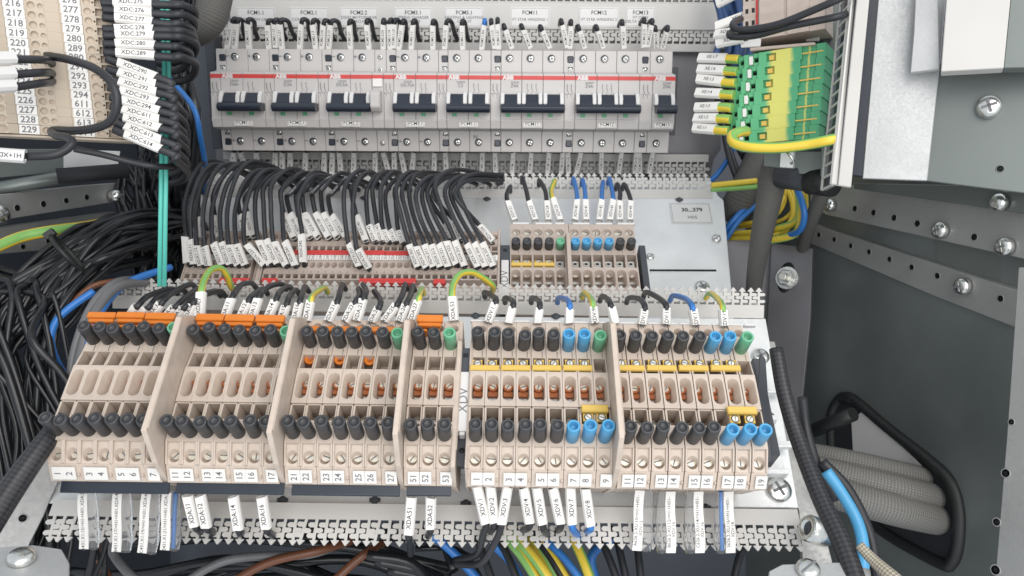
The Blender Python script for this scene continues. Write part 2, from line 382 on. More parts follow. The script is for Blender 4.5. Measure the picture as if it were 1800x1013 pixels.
# cabinet shell
bk=Board(U(900,506,860),(1,0,0),(0,-1,0))
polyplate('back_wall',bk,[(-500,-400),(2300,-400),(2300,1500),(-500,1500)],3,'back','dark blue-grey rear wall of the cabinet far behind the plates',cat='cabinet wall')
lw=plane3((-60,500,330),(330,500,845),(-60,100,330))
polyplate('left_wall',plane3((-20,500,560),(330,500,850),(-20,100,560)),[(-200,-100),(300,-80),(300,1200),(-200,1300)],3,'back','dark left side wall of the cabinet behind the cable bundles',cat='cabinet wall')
# ================= lower terminals
va=lambda y,w: L.V(y,w)-V0
V0=L.V(700,60)
TW=3.92
def term_meshes():
    d={}
    mb=MB(); w=TW
    segs=[]
    mb.prism([(va(863,6),6),(va(857,30),30.2),(va(566,56),30.2),(va(566,56),6)],-w,w,'x'); mb.f=[f[::-1] for f in mb.f]
    y0,y1=va(592,57),va(566,56); mb.block(-w,w,y0,y1,30,57,56,(1.1,va(578,57),2.5,0,7),0,1)
    y0,y1=va(628,58),va(592,57); mb.block(-w,w,y0,y1,30,58,57)
    a,b=va(652,60),va(628,58)                                                      # jumper pocket
    mb.block(-w,-w+1.0,a,b-.01,30,60,58); mb.block(w-.7,w,a,b-.01,30,60,58); mb.block(-w+1.0,w-.7,a,b-.01,30,46,46)
    y0,y1=va(713,60.5),va(652,60.5); mb.block(-w,w,y0+.01,y1-.01,30,60.5,60.5,(0,va(681.5,60.5),2.95,4.6,15),0)
    mb.box(-w+.3,w-.3,y0-.7,y0,50,59.6)
    a,b=va(743,60),y0
    mb.block(-w,-w+1.0,a,b-.72,30,60,60); mb.block(w-.7,w,a,b-.72,30,60,60); mb.block(-w+1.0,w-.7,a,b-.72,30,45,45)
    y0,y1=va(783,59),va(743,60); mb.block(-w,w,y0,y1-.01,30,59,60,(2.5,va(748,60),.75,0,1.2),0,1)
    a,b=va(824,52),y0
    zf=lambda y:51.5+(57-51.5)*(y-a)/(b-a)
    mb.block(-w+.9,w-.9,a,b-.01,30,zf(a),zf(b),(0,va(808,54),2.85,0,5.6),0)
    mb.block(-w,-w+.88,a,b-.01,30,zf(a)+.9,59); mb.block(w-.88,w,a,b-.01,30,zf(a)+.9,59)
    c=va(855,44); mb.prism([(va(857,30),30),(c,43.5),(a-.01,51.5),(a-.01,30)],-w+.0,w-.0,'x'); mb.f[-6:]=[f[::-1] for f in mb.f[-6:]]
    for k in range(3): mb.box(w-1.1,w-.2,c+1.5+k*2.3,c+2.5+k*2.3,44,47.9+k*.8)
    d['body']=mb.mesh('body',['beige','dark'],.22)
    mb=MB(); mb.block(-w,w,va(860,44),va(566,56),6,30,30); 
    mb=MB(); mb.lathe([(3.35,-.5),(3.35,13.6),(3.1,14.2),(2.3,14.2),(2.2,13.8),(2.2,10.5),(0,10.5)],26,0)
    for c in ('black','blue','green'): d['sock_'+c]=mb.mesh('test_socket',c)
    mb=MB(); mb.lathe([(3.35,-.5),(3.35,13.6),(3.1,14.2),(2.3,14.2),(2.2,13.8),(2.2,13.0),(0,13.0)],26,0); d['sock_black']=mb.mesh('test_socket','black')
    mb=MB(); mb.lathe([(2.55,0),(2.55,1.3),(2.4,1.5),(0,1.56)],20,0,sm=False); mb.box(-2.2,2.2,-.3,.3,1.2,1.68,1); d['screw']=mb.mesh('screw',['brass','ink2'])
    mb=MB(); mb.lathe([(2.75,0),(2.75,2.2),(1.85,2.2),(1.85,0)],20,0); mb.box(-2.4,2.4,-5.0,-2.3,-1.6,0.2,0); mb.box(-2.2,2.2,-7.2,-5.4,-2.6,-1.6,1); d['ring']=mb.mesh('disconnect_link',['rust','steel'])
    mb=MB(); mb.lathe([(3.0,0),(3.0,2.2),(1.7,2.2),(1.7,0)],20,0); d['oring']=mb.mesh('orange_link','orange')
    mb=MB(); mb.box(-w+.45,w-1.6,0,7.0,0,.9,0); d['tag']=mb.mesh('marker_tag','white',.15)
    mb=MB(); mb.box(-.12,.12,-1.9,1.9,0,.06); d['tick']=mb.mesh('printed_tick','ink')
    return d
TM=term_meshes()
aT,bT=va(824,52),va(855,44)
slopeT=math.atan2(51.5-43.5,aT-bT)
def lower_terminal(px,num,strip,top,bot,orange=False,rings=True):
    a=L.un(px,683,60)[0]
    where={'A':'left','V':'right'}[strip]
    cols={'black':'black','blue':'blue','green':'green'}
    lab='beige terminal numbered %s in the large %s strip, %s top and %s bottom socket'%(num,where,top,bot)
    t=thing('terminal_block',lab,'terminal block',L.M(a,V0),'large beige terminals on the lower plate')
    put('body',TM['body'],t)
    for (y,w,c) in ((608,57.5,top),(766.5,59.3,bot)):
        o=put('test_socket',TM['sock_'+c],t,TR(R.uniform(-.12,.12),va(y,w)+R.uniform(-.15,.15),w+R.uniform(-.9,.3))@Matrix.Rotation(R.uniform(-.045,.045),4,'X')@Matrix.Rotation(R.uniform(-.05,.05),4,'Y')); 
        if c!='black': o['label']=c+' test socket'
    s=Matrix.Rotation(R.uniform(0,3.1),4,'Z')
    put('screw',TM['screw'],t,TR(0,va(809,49),49.0)@s)
    put('screw',TM['screw'],t,TR(0,va(680,50),49.2)@Matrix.Rotation(R.uniform(0,3.1),4,'Z')@Matrix.Scale(.78,4))
    put('disconnect_link',TM['ring'],t,TR(0,va(680,50),48.9))
    put('screw',TM['screw'],t,TR(.2,va(738,47),45.1)@Matrix.Scale(.7,4))
    if orange: put('orange_link',TM['oring'],t,TR(.1,va(637,54),53.0))
    put('printed_tick',TM['tick'],t,TR(1.9,va(622,58),58.0)@Matrix.Rotation(.0,4,'X'))
    m=TR((1.05 if num%2 else -1.05)+.55,aT-.9,51.15)@Matrix.Rotation(slopeT,4,'X')@TR(0,-7.6,0)
    tg=put('marker_tag',TM['tag'],t,m)
    lettering(str(num),4.5,tg,-.55,3.5,.95,math.pi/2,'ink2',bold=.012)
    return t
G1=[128.5+27.15*i for i in range(7)]; G2=[329+27.2*i for i in range(7)]; G3=[530+27.35*i for i in range(7)]; G4=[732,759.5,787]
for g,base in ((G1,1),(G2,11),(G3,21),(G4,51)):
    for i,x in enumerate(g):
        last=(i==len(g)-1)
        lower_terminal(x,base+i,'A','green' if last else 'black','black',orange=(base==21 and i in (0,2,4)))
H1=[839+27.25*i for i in range(9)]; H2=[1093.5+28.0*i for i in range(9)]
for g,base in ((H1,1),(H2,11)):
    for i,x in enumerate(g):
        lower_terminal(x,base+i,'V','green' if i==8 else ('blue' if i>5 else 'black'),'blue' if i>5 else 'black')
# partition walls between the groups
def partition(px,lab,th=2.6,hi=80):
    a=L.un(px,683,60)[0]; prof=[(va(866,8),8),(va(857,40),40),(va(846,46),49),(va(832,52),60),(va(795,60),hi),(va(600,60),hi),(va(583,60),hi-8),(va(566,56),57),(va(562,56),50),(va(562,56),8)]
    mb=MB(); mb.prism(prof,-th/2,th/2,'x'); mb.v=[Vector((p.x,p.y,p.z)) for p in mb.v]
    mb.f=[f[::-1] for f in mb.f]
    # stiffening rim along the front edge
    mb.box(th/2,th/2+.5,va(790,60),va(600,60),hi-2.4,hi-.1)
    o=put('partition_plate',mb.mesh('partition_plate','beige',.3),None,L.M(a,V0)); return tag(o,lab,'partition plate','raised partition plates between terminal groups')
partition(309.5,'tall beige partition plate between terminal 7 and terminal 11 of the left strip')
partition(510.8,'tall beige partition plate between terminal 17 and terminal 21')
partition(713,'tall beige partition plate between terminal 27 and terminal 51')
partition(1075,'tall beige partition plate in the right strip between terminals 9 and 11')
partition(803.2,'low beige end plate beside terminal 53 and the grey XDV label holder',2.2,60)
partition(826.0-1.5,'thin beige end plate at the left of right-strip terminal 1',1.0,59)
# outer end plate (dark) and end clamps
def end_clamp(bd,px,pyref,w,y0,y1,ylab0,ylab1,wid,txt,lab,v0=None,dark='dgrey',lw=5.4,ts=7):
    a=bd.un(px,pyref,w)[0]; f=lambda y: bd.V(y,w,px)
    c=f((y0+y1)/2); h=wid/2
    t=thing('end_clamp',lab,'end clamp',bd.M(a,c)); mb=MB()
    top,bot=f(y0)-c,f(y1)-c
    if ylab0 is not None:
        l0,l1=f(ylab0)-c,f(ylab1)-c
        mb.box(-h,h,l0,top,4,w); mb.box(-h,h,l1,l0,4,w-6); mb.prism([(bd.V(y1+10,6,px)-c,6),(bot,w-6),(l1,w-6),(l1,6)],-h,h,'x'); mb.f[-6:]=[f[::-1] for f in mb.f[-6:]]
        mb.box(-1.4,1.4,top-6,top-3.2,w,w+.15,1); mb.lathe([(1.5,w-6),(1.5,w-5.8),(0,w-5.8)],14,1,c=(0,(bot+l1)/2,0))
        put('body',mb.mesh('body',[dark,'dark'],.3),t)
        p=MB(); p.box(-lw/2,lw/2,l1-.5,l0+.5,w-6,w+1.0); p.box(-lw/2+1.2,lw/2-1.2,l1-2.2,l1-.4,w-6,w); q=put('label_holder',p.mesh('label_holder','paper',.5),t)
        lettering(txt,ts,q,0,l1+(l0-l1)*.50,w+1.06,math.pi/2,'ink2',bold=0)
    else:
        mb.box(-h,h,bot,top,4,w); put('body',mb.mesh('body',[dark],.4),t)
    return t
end_clamp(L,815,700,57,612,812,656,757,5.6,'XDV','dark end clamp holding a long pale XDV label between the large strips')
end_clamp(L,1344,700,22,630,800,None,None,5,'','dark grey end clamp at the right end of the large right strip')
polyplate('end_plate',L,[(1336,622),(1346,630),(1358,806),(1350,810),(1330,700)],3,'dgrey','slim dark end plate beyond terminal 19 on the lower plate',cat='end plate',w=34)
# jumpers
_j=MB(); _j.lathe([(2.15,0),(2.15,.12),(0,.12)],18,1); _j.lathe([(1.5,.1),(1.5,.3),(0,.35)],16,0,sm=False); _j.box(-1.3,1.3,-.22,.22,.3,.42,1); JS=_j.mesh('screw',['brass','ink2'])  # dark disc paints the ring of shadow round the small screw
def bar_jumper(xa,xb,ytop,ybot,w,lab,m='yel',tabs=True,th=2.2,down=False,group=None):
    a0,_=L.un(xa,ytop,w); a1,_=L.un(xb,ytop,w); ca=(a0+a1)/2; v1=L.V(ytop,w,xa); v0=L.V(ybot,w,xa); cv=(v0+v1)/2
    h=(a1-a0)/2; k=(v1-v0)/2
    t=thing('cross_connector',lab,'jumper bar',L.M(ca,cv,w-th),group)
    mb=MB(); mb.box(-h,h,-k,k,0,th); mb.box(-h+.3,h-.3,-k+.4,k-.4,th,th+.35)
    s=-1 if down else 1
    if tabs:
        for i in range(2):
            x=-h*.5+i*h
            mb.box(x-2.6,x+2.6,min(s*k,s*(k+4.2)),max(s*k,s*(k+4.2)),-1.5,th-2.0)
    put('bar',mb.mesh('bar',m,.3),t)
    if tabs:
        for i in range(2):
            put('screw',JS,t,TR(-h*.5+i*h,s*(k+2.0),th-1.98)@Matrix.Rotation(R.uniform(0,3),4,'Z'))
    return t
for g,nm in ((H1,[(1,2),(3,4),(5,6),(7,8)]),(H2,[(11,12),(13,14),(15,16),(17,18)])):
    for i,(p,q) in enumerate(nm):
        bar_jumper(g[2*i]-13,g[2*i+1]+11.5,641,650.5,60.6,'yellow jumper bar across the upper pockets of right-strip terminals %d and %d'%(p,q),group='yellow jumper bars')
bar_jumper(H1[7]-8,H1[8]+12,711,724,63,'yellow jumper bar under the slots of right-strip terminals 8 and 9',down=True,group='yellow jumper bars')
bar_jumper(H2[7]-12,H2[8]+12,714,727,63,'yellow jumper bar under the slots of right-strip terminals 18 and 19',down=True,group='yellow jumper bars')
def orange_bar(xa,xb,lab,yt=550,yb=560,w=64):
    a0,_=L.un(xa,yt,w); a1,_=L.un(xb,yt,w); v1=L.V(yt,w,xa); v0=L.V(yb,w,xa); h=(a1-a0)/2; k=(v1-v0)/2
    mb=MB(); mb.box(-h,h,-k,k,-1.6,1.4); mb.box(-h+.8,h-.8,-k-2.2,-k+.2,-2.6,.2)
    for i in range(2): mb.box(-h*.5-2.4+i*h,-h*.5+2.4+i*h,-k-5,-k-3.4,-7,-.6)
    tag(put('cross_connector',mb.mesh('cross_connector','orange',.4),None,L.M((a0+a1)/2,(v0+v1)/2,w)),lab,'jumper bar','orange jumper bars')
orange_bar(157,206,'orange jumper bar above left-strip terminals 2 and 3'); orange_bar(207.5,257,'orange jumper bar above left-strip terminals 4 and 5'); orange_bar(258.5,310,'orange jumper bar above left-strip terminals 6 and 7',551,563)
orange_bar(347,396,'orange jumper bar above left-strip terminals 11 and 12',553,565); orange_bar(397.5,449,'orange jumper bar above left-strip terminals 13 and 14',554,566); orange_bar(451.5,502,'orange jumper bar above left-strip terminals 15 and 16',555,567)
orange_bar(733.5,779,'orange jumper bar above left-strip terminals 51 and 52',555,567)
for i,(xa,xb) in enumerate(((543,592),(597,648),(652,704))):
    mb=MB(); a0=L.un(xa,582,59)[0]; a1=L.un(xb,582,59)[0]; h=(a1-a0)/2; mb.box(-h,h,-1.6,1.6,-1.4,1.6)
    tag(put('cross_connector',mb.mesh('cross_connector','orange',.3),None,L.M((a0+a1)/2,L.V(584,59),59)),'low orange jumper bar behind the top sockets of terminals %s'%(('21 and 22','23 and 24','25 and 26')[i]),'jumper bar','orange jumper bars')
# white marker edge strips on the top edge of the right strip
for i,g in enumerate((H1,H2)):
    for j in range(5):
        x0=g[2*j]-13; x1=(g[2*j+1]+12) if 2*j+1<9 else g[8]+10
        a0=L.un(x0,566,55)[0]; a1=L.un(x1,566,55)[0]; mb=MB(); mb.box(0,a1-a0-.8,-.2,1.0,-2.2,.8)
        tag(put('marker_strip',mb.mesh('marker_strip','paper',.2),None,L.M(a0+.4,L.V(566,55.5),55.6)),'white marker strip edge on top of right-strip terminals %s'%(('%d and %d'%(1+10*i+2*j,2+10*i+2*j)) if j<4 else str(9+10*i)),'marker strip','white edge strips on the terminals')
# dark cover strips below the left groups
for (x0,x1,y,nm) in ((107,298,856.5,'1 to 7'),(310,500,858,'11 to 17'),(513,703,861,'21 to 27'),(715,793,862,'51 to 53')):
    yt=y-9.5; a0=L.un(x0,y,41)[0]; a1=L.un(x1,y,41)[0]; mb=MB(); h=(a1-a0)/2; vt=L.V(yt,41,x0); vb=L.V(yt+19,39,x0); k=vt-vb
    mb.prism([(0,0),(0,-1.2),(-k,-3.4),(-k-.6,-2.4),(-k,-1.6)],-h,h,'x'); mb.f=[f[::-1] for f in mb.f]
    tag(put('cover_strip',mb.mesh('cover_strip','strip',.2),None,L.M((a0+a1)/2,vt,42.5)),'glossy charcoal cover strip under terminals %s'%nm,'cover strip','charcoal cover strips')
# rail
r0=L.un(95,700,20)[0]; r1=L.un(1362,700,20)[0]
for i,(a,b,lab) in enumerate(((0,1,'galvanised carrier rail running under both large terminal strips'),)):
    mb=MB(); vv=V0; mb.box(r0,r1+4,-18,-15,1,8); mb.box(r0,r1+4,15,18,1,8); mb.box(r0,r1+4,-15,15,.4,2)
    tag(put('mounting_rail',mb.mesh('mounting_rail','zinc',.2),None,L.M(0,vv)),lab,'mounting rail')
for (x0,y,x1,n) in ((1348,689,1374,'upper'),(1364,784,1389,'lower')):
    mb=MB(); a0=L.un(x0,y,6)[0]; a1=L.un(x1,y,6)[0]; mb.box(-6,a1-a0,-1.9,1.9,-1,3); mb.box(0,a1-a0,-.5,.5,3,3.5)
    tag(put('rail_end',mb.mesh('rail_end','zinc',.4),None,L.M(a0,L.V(y,6,x0),6)),'%s short bright rail end sticking out at the right of the lower plate'%n,'mounting rail','bright rail ends')
# ================= ducts
def ductL(bd,x0,x1,xr,ybase,yband,ytip,lab,seed,w0=0.2,lean=(.62,.78),**k):
    """duct whose visible side wall leans: finger direction = n*lean0 + v*lean1"""
    a0,b=bd.un(x0,ybase,w0); ar,br=bd.un(xr,ybase,w0); a1,_=bd.un(x1,ybase,w0)
    y=(bd.n*lean[0]+bd.v*lean[1]).normalized(); z=bd.u.cross(y)
    def solve(py):
        lo,hi=0,200
        for _ in range(40):
            m=(lo+hi)/2; p=bd.pt(ar,br,w0)+y*m
            if CY-p.z/p.y*F>py: lo=m
            else: hi=m
        return lo
    t=thing('wiring_duct',lab,'wiring duct',basis(bd.u,y,z,bd.pt(a0,br,w0))); Ln=a1-a0
    put('slotted_wall',finger_wall(Ln,0,solve(yband),solve(ytip),5.6,seed=seed,**k).mesh('slotted_wall','grey',0),t)
    mb=MB(); mb.box(0.1,Ln-.1,.02,1.2,-10,-1.2); put('duct_floor',mb.mesh('duct_floor','grey'),t)
    mb=MB(); h=solve(yband); mb.box(0.3,Ln-.3,1.2,h+1,-11,-10); put('rear_wall',mb.mesh('rear_wall','grey'),t)
    return t
ductL(L,194,1341,900,553,530,500,'light grey slotted wiring duct above the large terminal strips, wires entering it',3)
ductL(Mb,352,1252,1100,349,333,305,'light grey slotted wiring duct across the top of the middle plate',4,messy=.12)
# upper and lower ducts of the breaker plate: walls parallel to the plate
def duct_par(bd,xa,xb,y0,y1,y2,w,updown,lab,seed,p,messy,arrow=True,px=900):
    v0=bd.V(y0,w,px); h1=abs(bd.V(y1,w,px)-v0); h2=abs(bd.V(y2,w,px)-v0); a=bd.un(xa,y0,w)[0]; b=bd.un(xb,y0,w)[0]
    if updown>0: M=basis(bd.u,bd.v,bd.n,bd.pt(a,v0,w))
    else: M=basis(-bd.u,-bd.v,bd.n,bd.pt(b,v0,w))
    t=thing('wiring_duct',lab,'wiring duct',M); put('slotted_wall',finger_wall(b-a,0,h1,h2,p,seed=seed,messy=messy,arrow=arrow).mesh('slotted_wall','grey'),t)
    mb=MB(); mb.box(0.1,b-a-.1,0,1.2,-w+1,-1.2); put('duct_floor',mb.mesh('duct_floor','grey'),t); return t
duct_par(B,388,1262,89,75.5,47,12,1,'light grey slotted wiring duct above the circuit breakers, under the FCM name plates',5,6.2,.08,arrow=False)
duct_par(B,402,1285,4,3,-24,12,1,'light grey slotted duct wall at the very top edge of the view',8,6.2,.0,arrow=False)
duct_par(B,392,1246,270,283,311,10,-1,'grey slotted wiring duct directly under the circuit breakers, half in shade',6,6.2,.1)
WT=14
c0,c1=B.un(404,20,WT)[0],B.un(1280,20,WT)[0]; vt,vb=B.V(4,WT,900),B.V(51,WT,900)
mb=MB(); mb.box(0,c1-c0,0,vt-vb,-1.2,0); mb.box(0,c1-c0,0,1,-6,-1.2)
CV=tag(put('duct_cover',mb.mesh('duct_cover','grey',.3),None,B.M(c0,vb,WT)),'smooth grey cover of the upper wiring duct carrying the FCM name plates','duct cover')
# bottom duct: wall parallel to the plate, fingers pointing down
wD=6; a0,b0=L.un(1401,893,wD); a1,_=L.un(90,893,wD); bb1=L.V(917,wD,900)-L.V(889,wD,900); bt=L.V(962,wD,900)-L.V(889,wD,900)
duct('light grey slotted wiring duct along the bottom edge of the lower plate, fingers pointing down',basis(-L.u,-L.v,L.n,L.pt(a0,L.V(889,wD,900),wD)),a0-a1,0,-bb1,-bt,22,7,p=5.6,messy=.2,back=False)
# clips of the ducts on the plates
for bd,pts in ((L,[(497,880),(659,880),(819,886),(1240,893),(836,556),(977,557)]),(Mb,[(640,349),(856,351),(1194,352)])):
    for x,y in pts:
        mb=MB(); mb.lathe([(2.2,0),(2.2,1.0),(1.8,1.3),(0,1.3)],14,0); mb.box(-3,3,-.8,1.2,0,.8)
        a,b=bd.un(x,y,0); tag(put('duct_clip',mb.mesh('duct_clip','dgrey',.1),None,bd.M(a,b,.1)),'small dark clip peeping out beside a wiring duct','clip','small dark duct clips')
# plate screws
screw(L,1368,862,0,7.2,3.2,'large cross-head screw at the lower right corner of the lower plate'); screw(L,1336,628,0,5.6,3,'cross-head screw partly behind the dark end clamp of the right strip'); screw(L,1349,738,0,5.0,3,'cross-head screw at the right edge of the lower plate beside terminal 19')
screw(Mb,1259,421,0,3.6,2.6,'slotted screw on the right edge of the middle plate','slot'); screw(Mb,1143,452,0,3.2,1.6,'small slotted screw right of the dark end clamp on the middle plate','slot'); screw(Mb,1234,506,0,5.5,3,'cross-head screw in a keyhole of the middle plate','cross')
# slot on the middle plate, its shade painted as a near-black strip
mb=MB(); a0,b=Mb.un(1142,476,0); a1,_=Mb.un(1259,476,0); mb.box(0,a1-a0,-1.2,1.2,0,.1); mb.box(0,a1-a0,-2.0,-1.2,0,.6,1)
tag(put('rail_edge',mb.mesh('rail_edge',['dark','zinc'],0),None,Mb.M(a0,b,.05)),'long thin slot with a bent lip in the middle plate right of the small terminals','slot')
# ================= wires into the upper L duct
fL=(L.n*.75+Vector((0,-1,0))*.5).normalized()
def top_wire(p0,p1,ends,txt,col='k',r=1.7,w0=56,w=5.2,lab=None,bd=L,ws=3.2,wtop=60,plug=None,wend=22,face=None):
    A=bd.P(*p0,w0); Bp=bd.P(*p1,wtop); ax=(Bp-A).normalized()
    f_=(face or fL)*.7; pts=[A+ax*6+f_,(A+Bp)/2+ax*2+f_,Bp-ax*2+f_,Bp+ax*2+f_]; k=len(ends)
    for i,(x,y) in enumerate(ends): pts.append(bd.P(x,y,wtop+(wend-wtop)*((i+1)/k)**1.3))
    pts.append(pts[-1]-bd.n*10+bd.v*3)
    cn={'k':'black','b':'blue','gy':'green and yellow'}[col]
    o=wire('marked_wire',pts,r,col,label=lab or ('%s wire with white sleeve printed %s'%(cn,txt)),cat='wire',group='labelled wires arching into the wiring ducts')

    sleeve(A,Bp,face or fL,w,o,txt,ws,tpos=.40)
    return o
T=[((232,556),(243,540),[(262,520),(300,508)],'','first short wire arching from left-strip terminal 1 into the duct'),
((249,557),(262,542),[(280,522),(318,510)],'','second short black wire arching from left-strip terminal 2 into the duct'),
((268,559),(285,535),[(305,514),(335,500)],'XDA:3',None),((293,560),(310,541),[(330,520),(350,508)],'XDA:4',None),((311,562),(325,543),[(345,522),(378,512)],'XDA:5',None),
((332,562),(341,536),[(355,520),(386,512)],'XDA:6',None),((395,564),(408,527),[(414,512),(426,500),(442,498)],'XDA:11',None),((422,565),(437,532),[(446,518),(462,508)],'XDA:12',None),
((443,565),(455,527),[(462,512),(478,502),(496,500)],'XDA:13',None),((470,566),(485,530),[(492,513),(508,504)],'XDA:14',None),((495,566),(504,538),[(510,520),(520,510)],'XDA:15',None),
((520,566),(527,534),[(532,516),(536,504)],'XDA:16',None),((578,566),(592,534),[(598,512),(602,500)],'XDA:21',None),((608,566),(624,535),[(632,518),(630,508)],'XDA:22',None),
((628,566),(639,528),[(644,512),(638,500)],'XDA:23',None),((655,566),(666,543),[(668,526),(658,512)],'XDA:24',None),((677,566),(697,538),[(708,516),(712,500)],'XDA:25',None),((703,566),(714,537),[(722,518),(726,502)],'XDA:26',None),
((858,568),(870,535),[(868,522),(852,514)],'XDV:1',None),((894,569),(901,541),[(900,528),(888,524)],'','black wire with blank white sleeve above right-strip terminal 3'),
((945,569),(948,543),[(946,528),(935,524)],'','black wire with blank white sleeve above right-strip terminal 5'),
((1081,570),(1074,541),[(1068,526),(1058,521)],'','black wire with blank white sleeve behind the partition near terminal 11'),
((1128,571),(1132,545),[(1124,526),(1106,524)],'XDV:13',None),((1170,571),(1170,543),[(1156,523),(1136,514)],'XDV:15',None)]
for p0,p1,e,t,lb in T: top_wire(p0,p1,e,t,'k',lab=lb)
top_wire((1000,569),(1001,543),[(996,527),(982,524)],'','b',lab='blue wire with blank white sleeve above right-strip terminal 7')
top_wire((1222,572),(1217,545),[(1206,526),(1184,520)],'XDV:17','b')
top_wire((540,566),(547,531),[(554,516),(570,506)],'XDA:17','gy'); top_wire((723,566),(735,530),[(738,516),(742,508)],'XDA:27','gy')
top_wire((1045,569),(1042,540),[(1036,522),(1026,515)],'XDV:9','gy'); top_wire((1272,574),(1270,546),[(1262,526),(1248,516)],'XDV:19','gy')
top_wire((352,558),(355,516),[(360,490),(372,474),(388,472),(400,486),(406,504)],'XDA:7','gy',r=1.95,w=5.8,wend=26); top_wire((798,566),(795,524),[(797,500),(808,483),(828,479),(848,488),(866,502)],'XDA:53','gy',r=1.95,w=5.8,wend=26)
# ================= wires below the strips
def low_wire(p0,p1,ends,txt,col='k',w0=38,w1=26,ws=3.4,w=5.4):
    A=L.P(*p0,w0); Bp=L.P(*p1,w1); ax=(Bp-A).normalized(); ax=(Bp-A).normalized(); f_=fL*.7; pts=[A+ax*6+f_,(A+Bp)/2+f_,Bp-ax*2+f_,Bp+ax*2+f_]
    for i,(x,y,ww) in enumerate(ends): pts.append(L.P(x,y,ww))
    cn={'k':'black','b':'blue'}[col]
    o=wire('marked_wire',pts,1.85,col,label='%s wire with white sleeve printed %s hanging below the strip'%(cn,txt),cat='wire',group='labelled wires hanging below the strips'); bpy.context.view_layer.update()
    sleeve(Bp,A,fL,w,o,txt,ws)
low_wire((838,853),(853,918),[(849,940,18),(838,975,0),(800,985,-20)],'XDV:1')
low_wire((862,853),(868,916),[(866,930,16),(855,940,-10)],'XDV:2')
low_wire((893,853),(882,919),[(872,950,16),(845,990,0),(800,992,-20)],'XDV:3')
low_wire((920,855),(930,917),[(926,930,16),(912,934,-8)],'XDV:4'); low_wire((943,855),(953,919),[(958,935,14),(968,945,-8)],'XDV:5')
low_wire((971,855),(984,918),[(984,930,14),(974,936,-10)],'XDV:6'); low_wire((1002,855),(1005,919),[(1010,935,16),(1022,945,-8)],'XDV:7','b'); low_wire((1028,857),(1037,922),[(1036,932,16),(1028,936,-8)],'XDV:8','b')
low_wire((724,872),(719,937),[(720,950,16),(722,975,-6)],'XDA:51'); low_wire((758,872),(757,926),[(755,938,14),(748,950,-8)],'XDA:52')
low_wire((331,869),(344,922),[(350,932,14),(356,942,-8)],'XDA:11'); low_wire((353,869),(364,924),[(372,934,14),(376,944,-8)],'XDA:12')
low_wire((411,871),(420,928),[(424,936,14),(418,946,-8)],'XDA:14'); low_wire((461,871),(469,926),[(476,938,14),(484,948,-8)],'XDA:16')
def long_tag(px,y0,y1,dx,txt,txt2,lab,side=1,curve=4,blue=False):
    A=L.P(px,y0,30); Bp=L.P(px+dx,y1,12); M,Ln=frame_from(Bp,A,fL)
    w=5.0; mb=MB(); N=8
    for s in range(N):
        pass
    o=thing('tag_sleeve',lab,'cable tag',M)
    # printed insert, slightly waisted
    pl=[(-w/2,0)]+[(w/2,0)]+[(w/2+.4*math.sin(math.pi*k/6*2)*(1 if k<6 else 1),Ln*k/6) for k in range(1,6)]+[(w/2,Ln),(-w/2,Ln)]+[(-w/2+.4*math.sin(math.pi*k/6*2),Ln*k/6) for k in range(5,0,-1)]
    mb.prism(pl,0,.5,'z'); q=put('printed_insert',mb.mesh('printed_insert','white',.1),o)
    lettering(txt,2.5,q,-.9 if txt2 else -.2,Ln*.5,.54,math.pi/2,bold=.004,spc=1.0)
    if txt2: lettering(txt2,2.4,q,1.5,Ln*.38,.54,math.pi/2,bold=.0)
    s=side; c=MB(); v=[]
    for k in range(9):
        y=Ln*k/8; b=3.2+2.2*math.sin(math.pi*k/8*.9)+ (1.5 if k<3 else 0)
        v+= [(s*w/2,y,.6),(s*(w/2+b*.6),y,1.6),(s*(w/2+b),y,.2),(s*(w/2+b*.8),y,-2.5),(s*w/2,y,-3.0),(-s*w/2,y,-.4)]
    f=[]
    for k in range(8):
        for j in range(5): f.append((k*6+j,k*6+j+1,k*6+6+j+1,k*6+6+j))
    c.add(v,f,0,True); put('clear_sleeve',c.mesh('clear_sleeve','clear'),o)
    if not blue: return
    core=MB(); core.tube([Vector((s*(w/2+1.4),y,-1.0)) for y in (1,Ln*.3,Ln*.6,Ln)],1.1,8); put('cable_core',core.mesh('cable_core',['bwire' if blue else 'sbraid']),o)
long_tag(146,868,965,2,'A431.X1:15/=H1+H01.XDA:2','','clear tag sleeve under terminal 2 printed A431 at the far left')
long_tag(207,868,970,-2,'B431.X1:17/=H1+H01.XDA:4','','clear tag sleeve under terminal 4 printed B431')
long_tag(258,868,972,-8,'C431.X1:19/=H1+H01.XDA:6','','clear tag sleeve under terminal 6 printed C431')
long_tag(294,866,967,-4,'S431.X1:21/=H1+H01.XDA:7','','clear tag sleeve under terminal 7 printed S431 with a blue core',blue=True)
long_tag(1125,862,968,-6,'A626.2-XU:10/=H1+H01-','XDV:12','clear tag sleeve under terminal 12 of the right strip printed A626.2')
long_tag(1179,864,972,0,'B626.2-XU:12/=H1+H01-','XDV:14','clear tag sleeve under terminal 14 of the right strip printed B626.2',-1)
long_tag(1228,864,972,2,'C626.2-XU:14/=H1+H01-','XDV:16','clear tag sleeve under terminal 16 of the right strip printed C626.2',-1)
long_tag(1281,864,972,3,'S626.2-XU:16/=H1+H01-','XDV:18','clear tag sleeve under terminal 18 of the right strip printed S626.2',-1,blue=True)
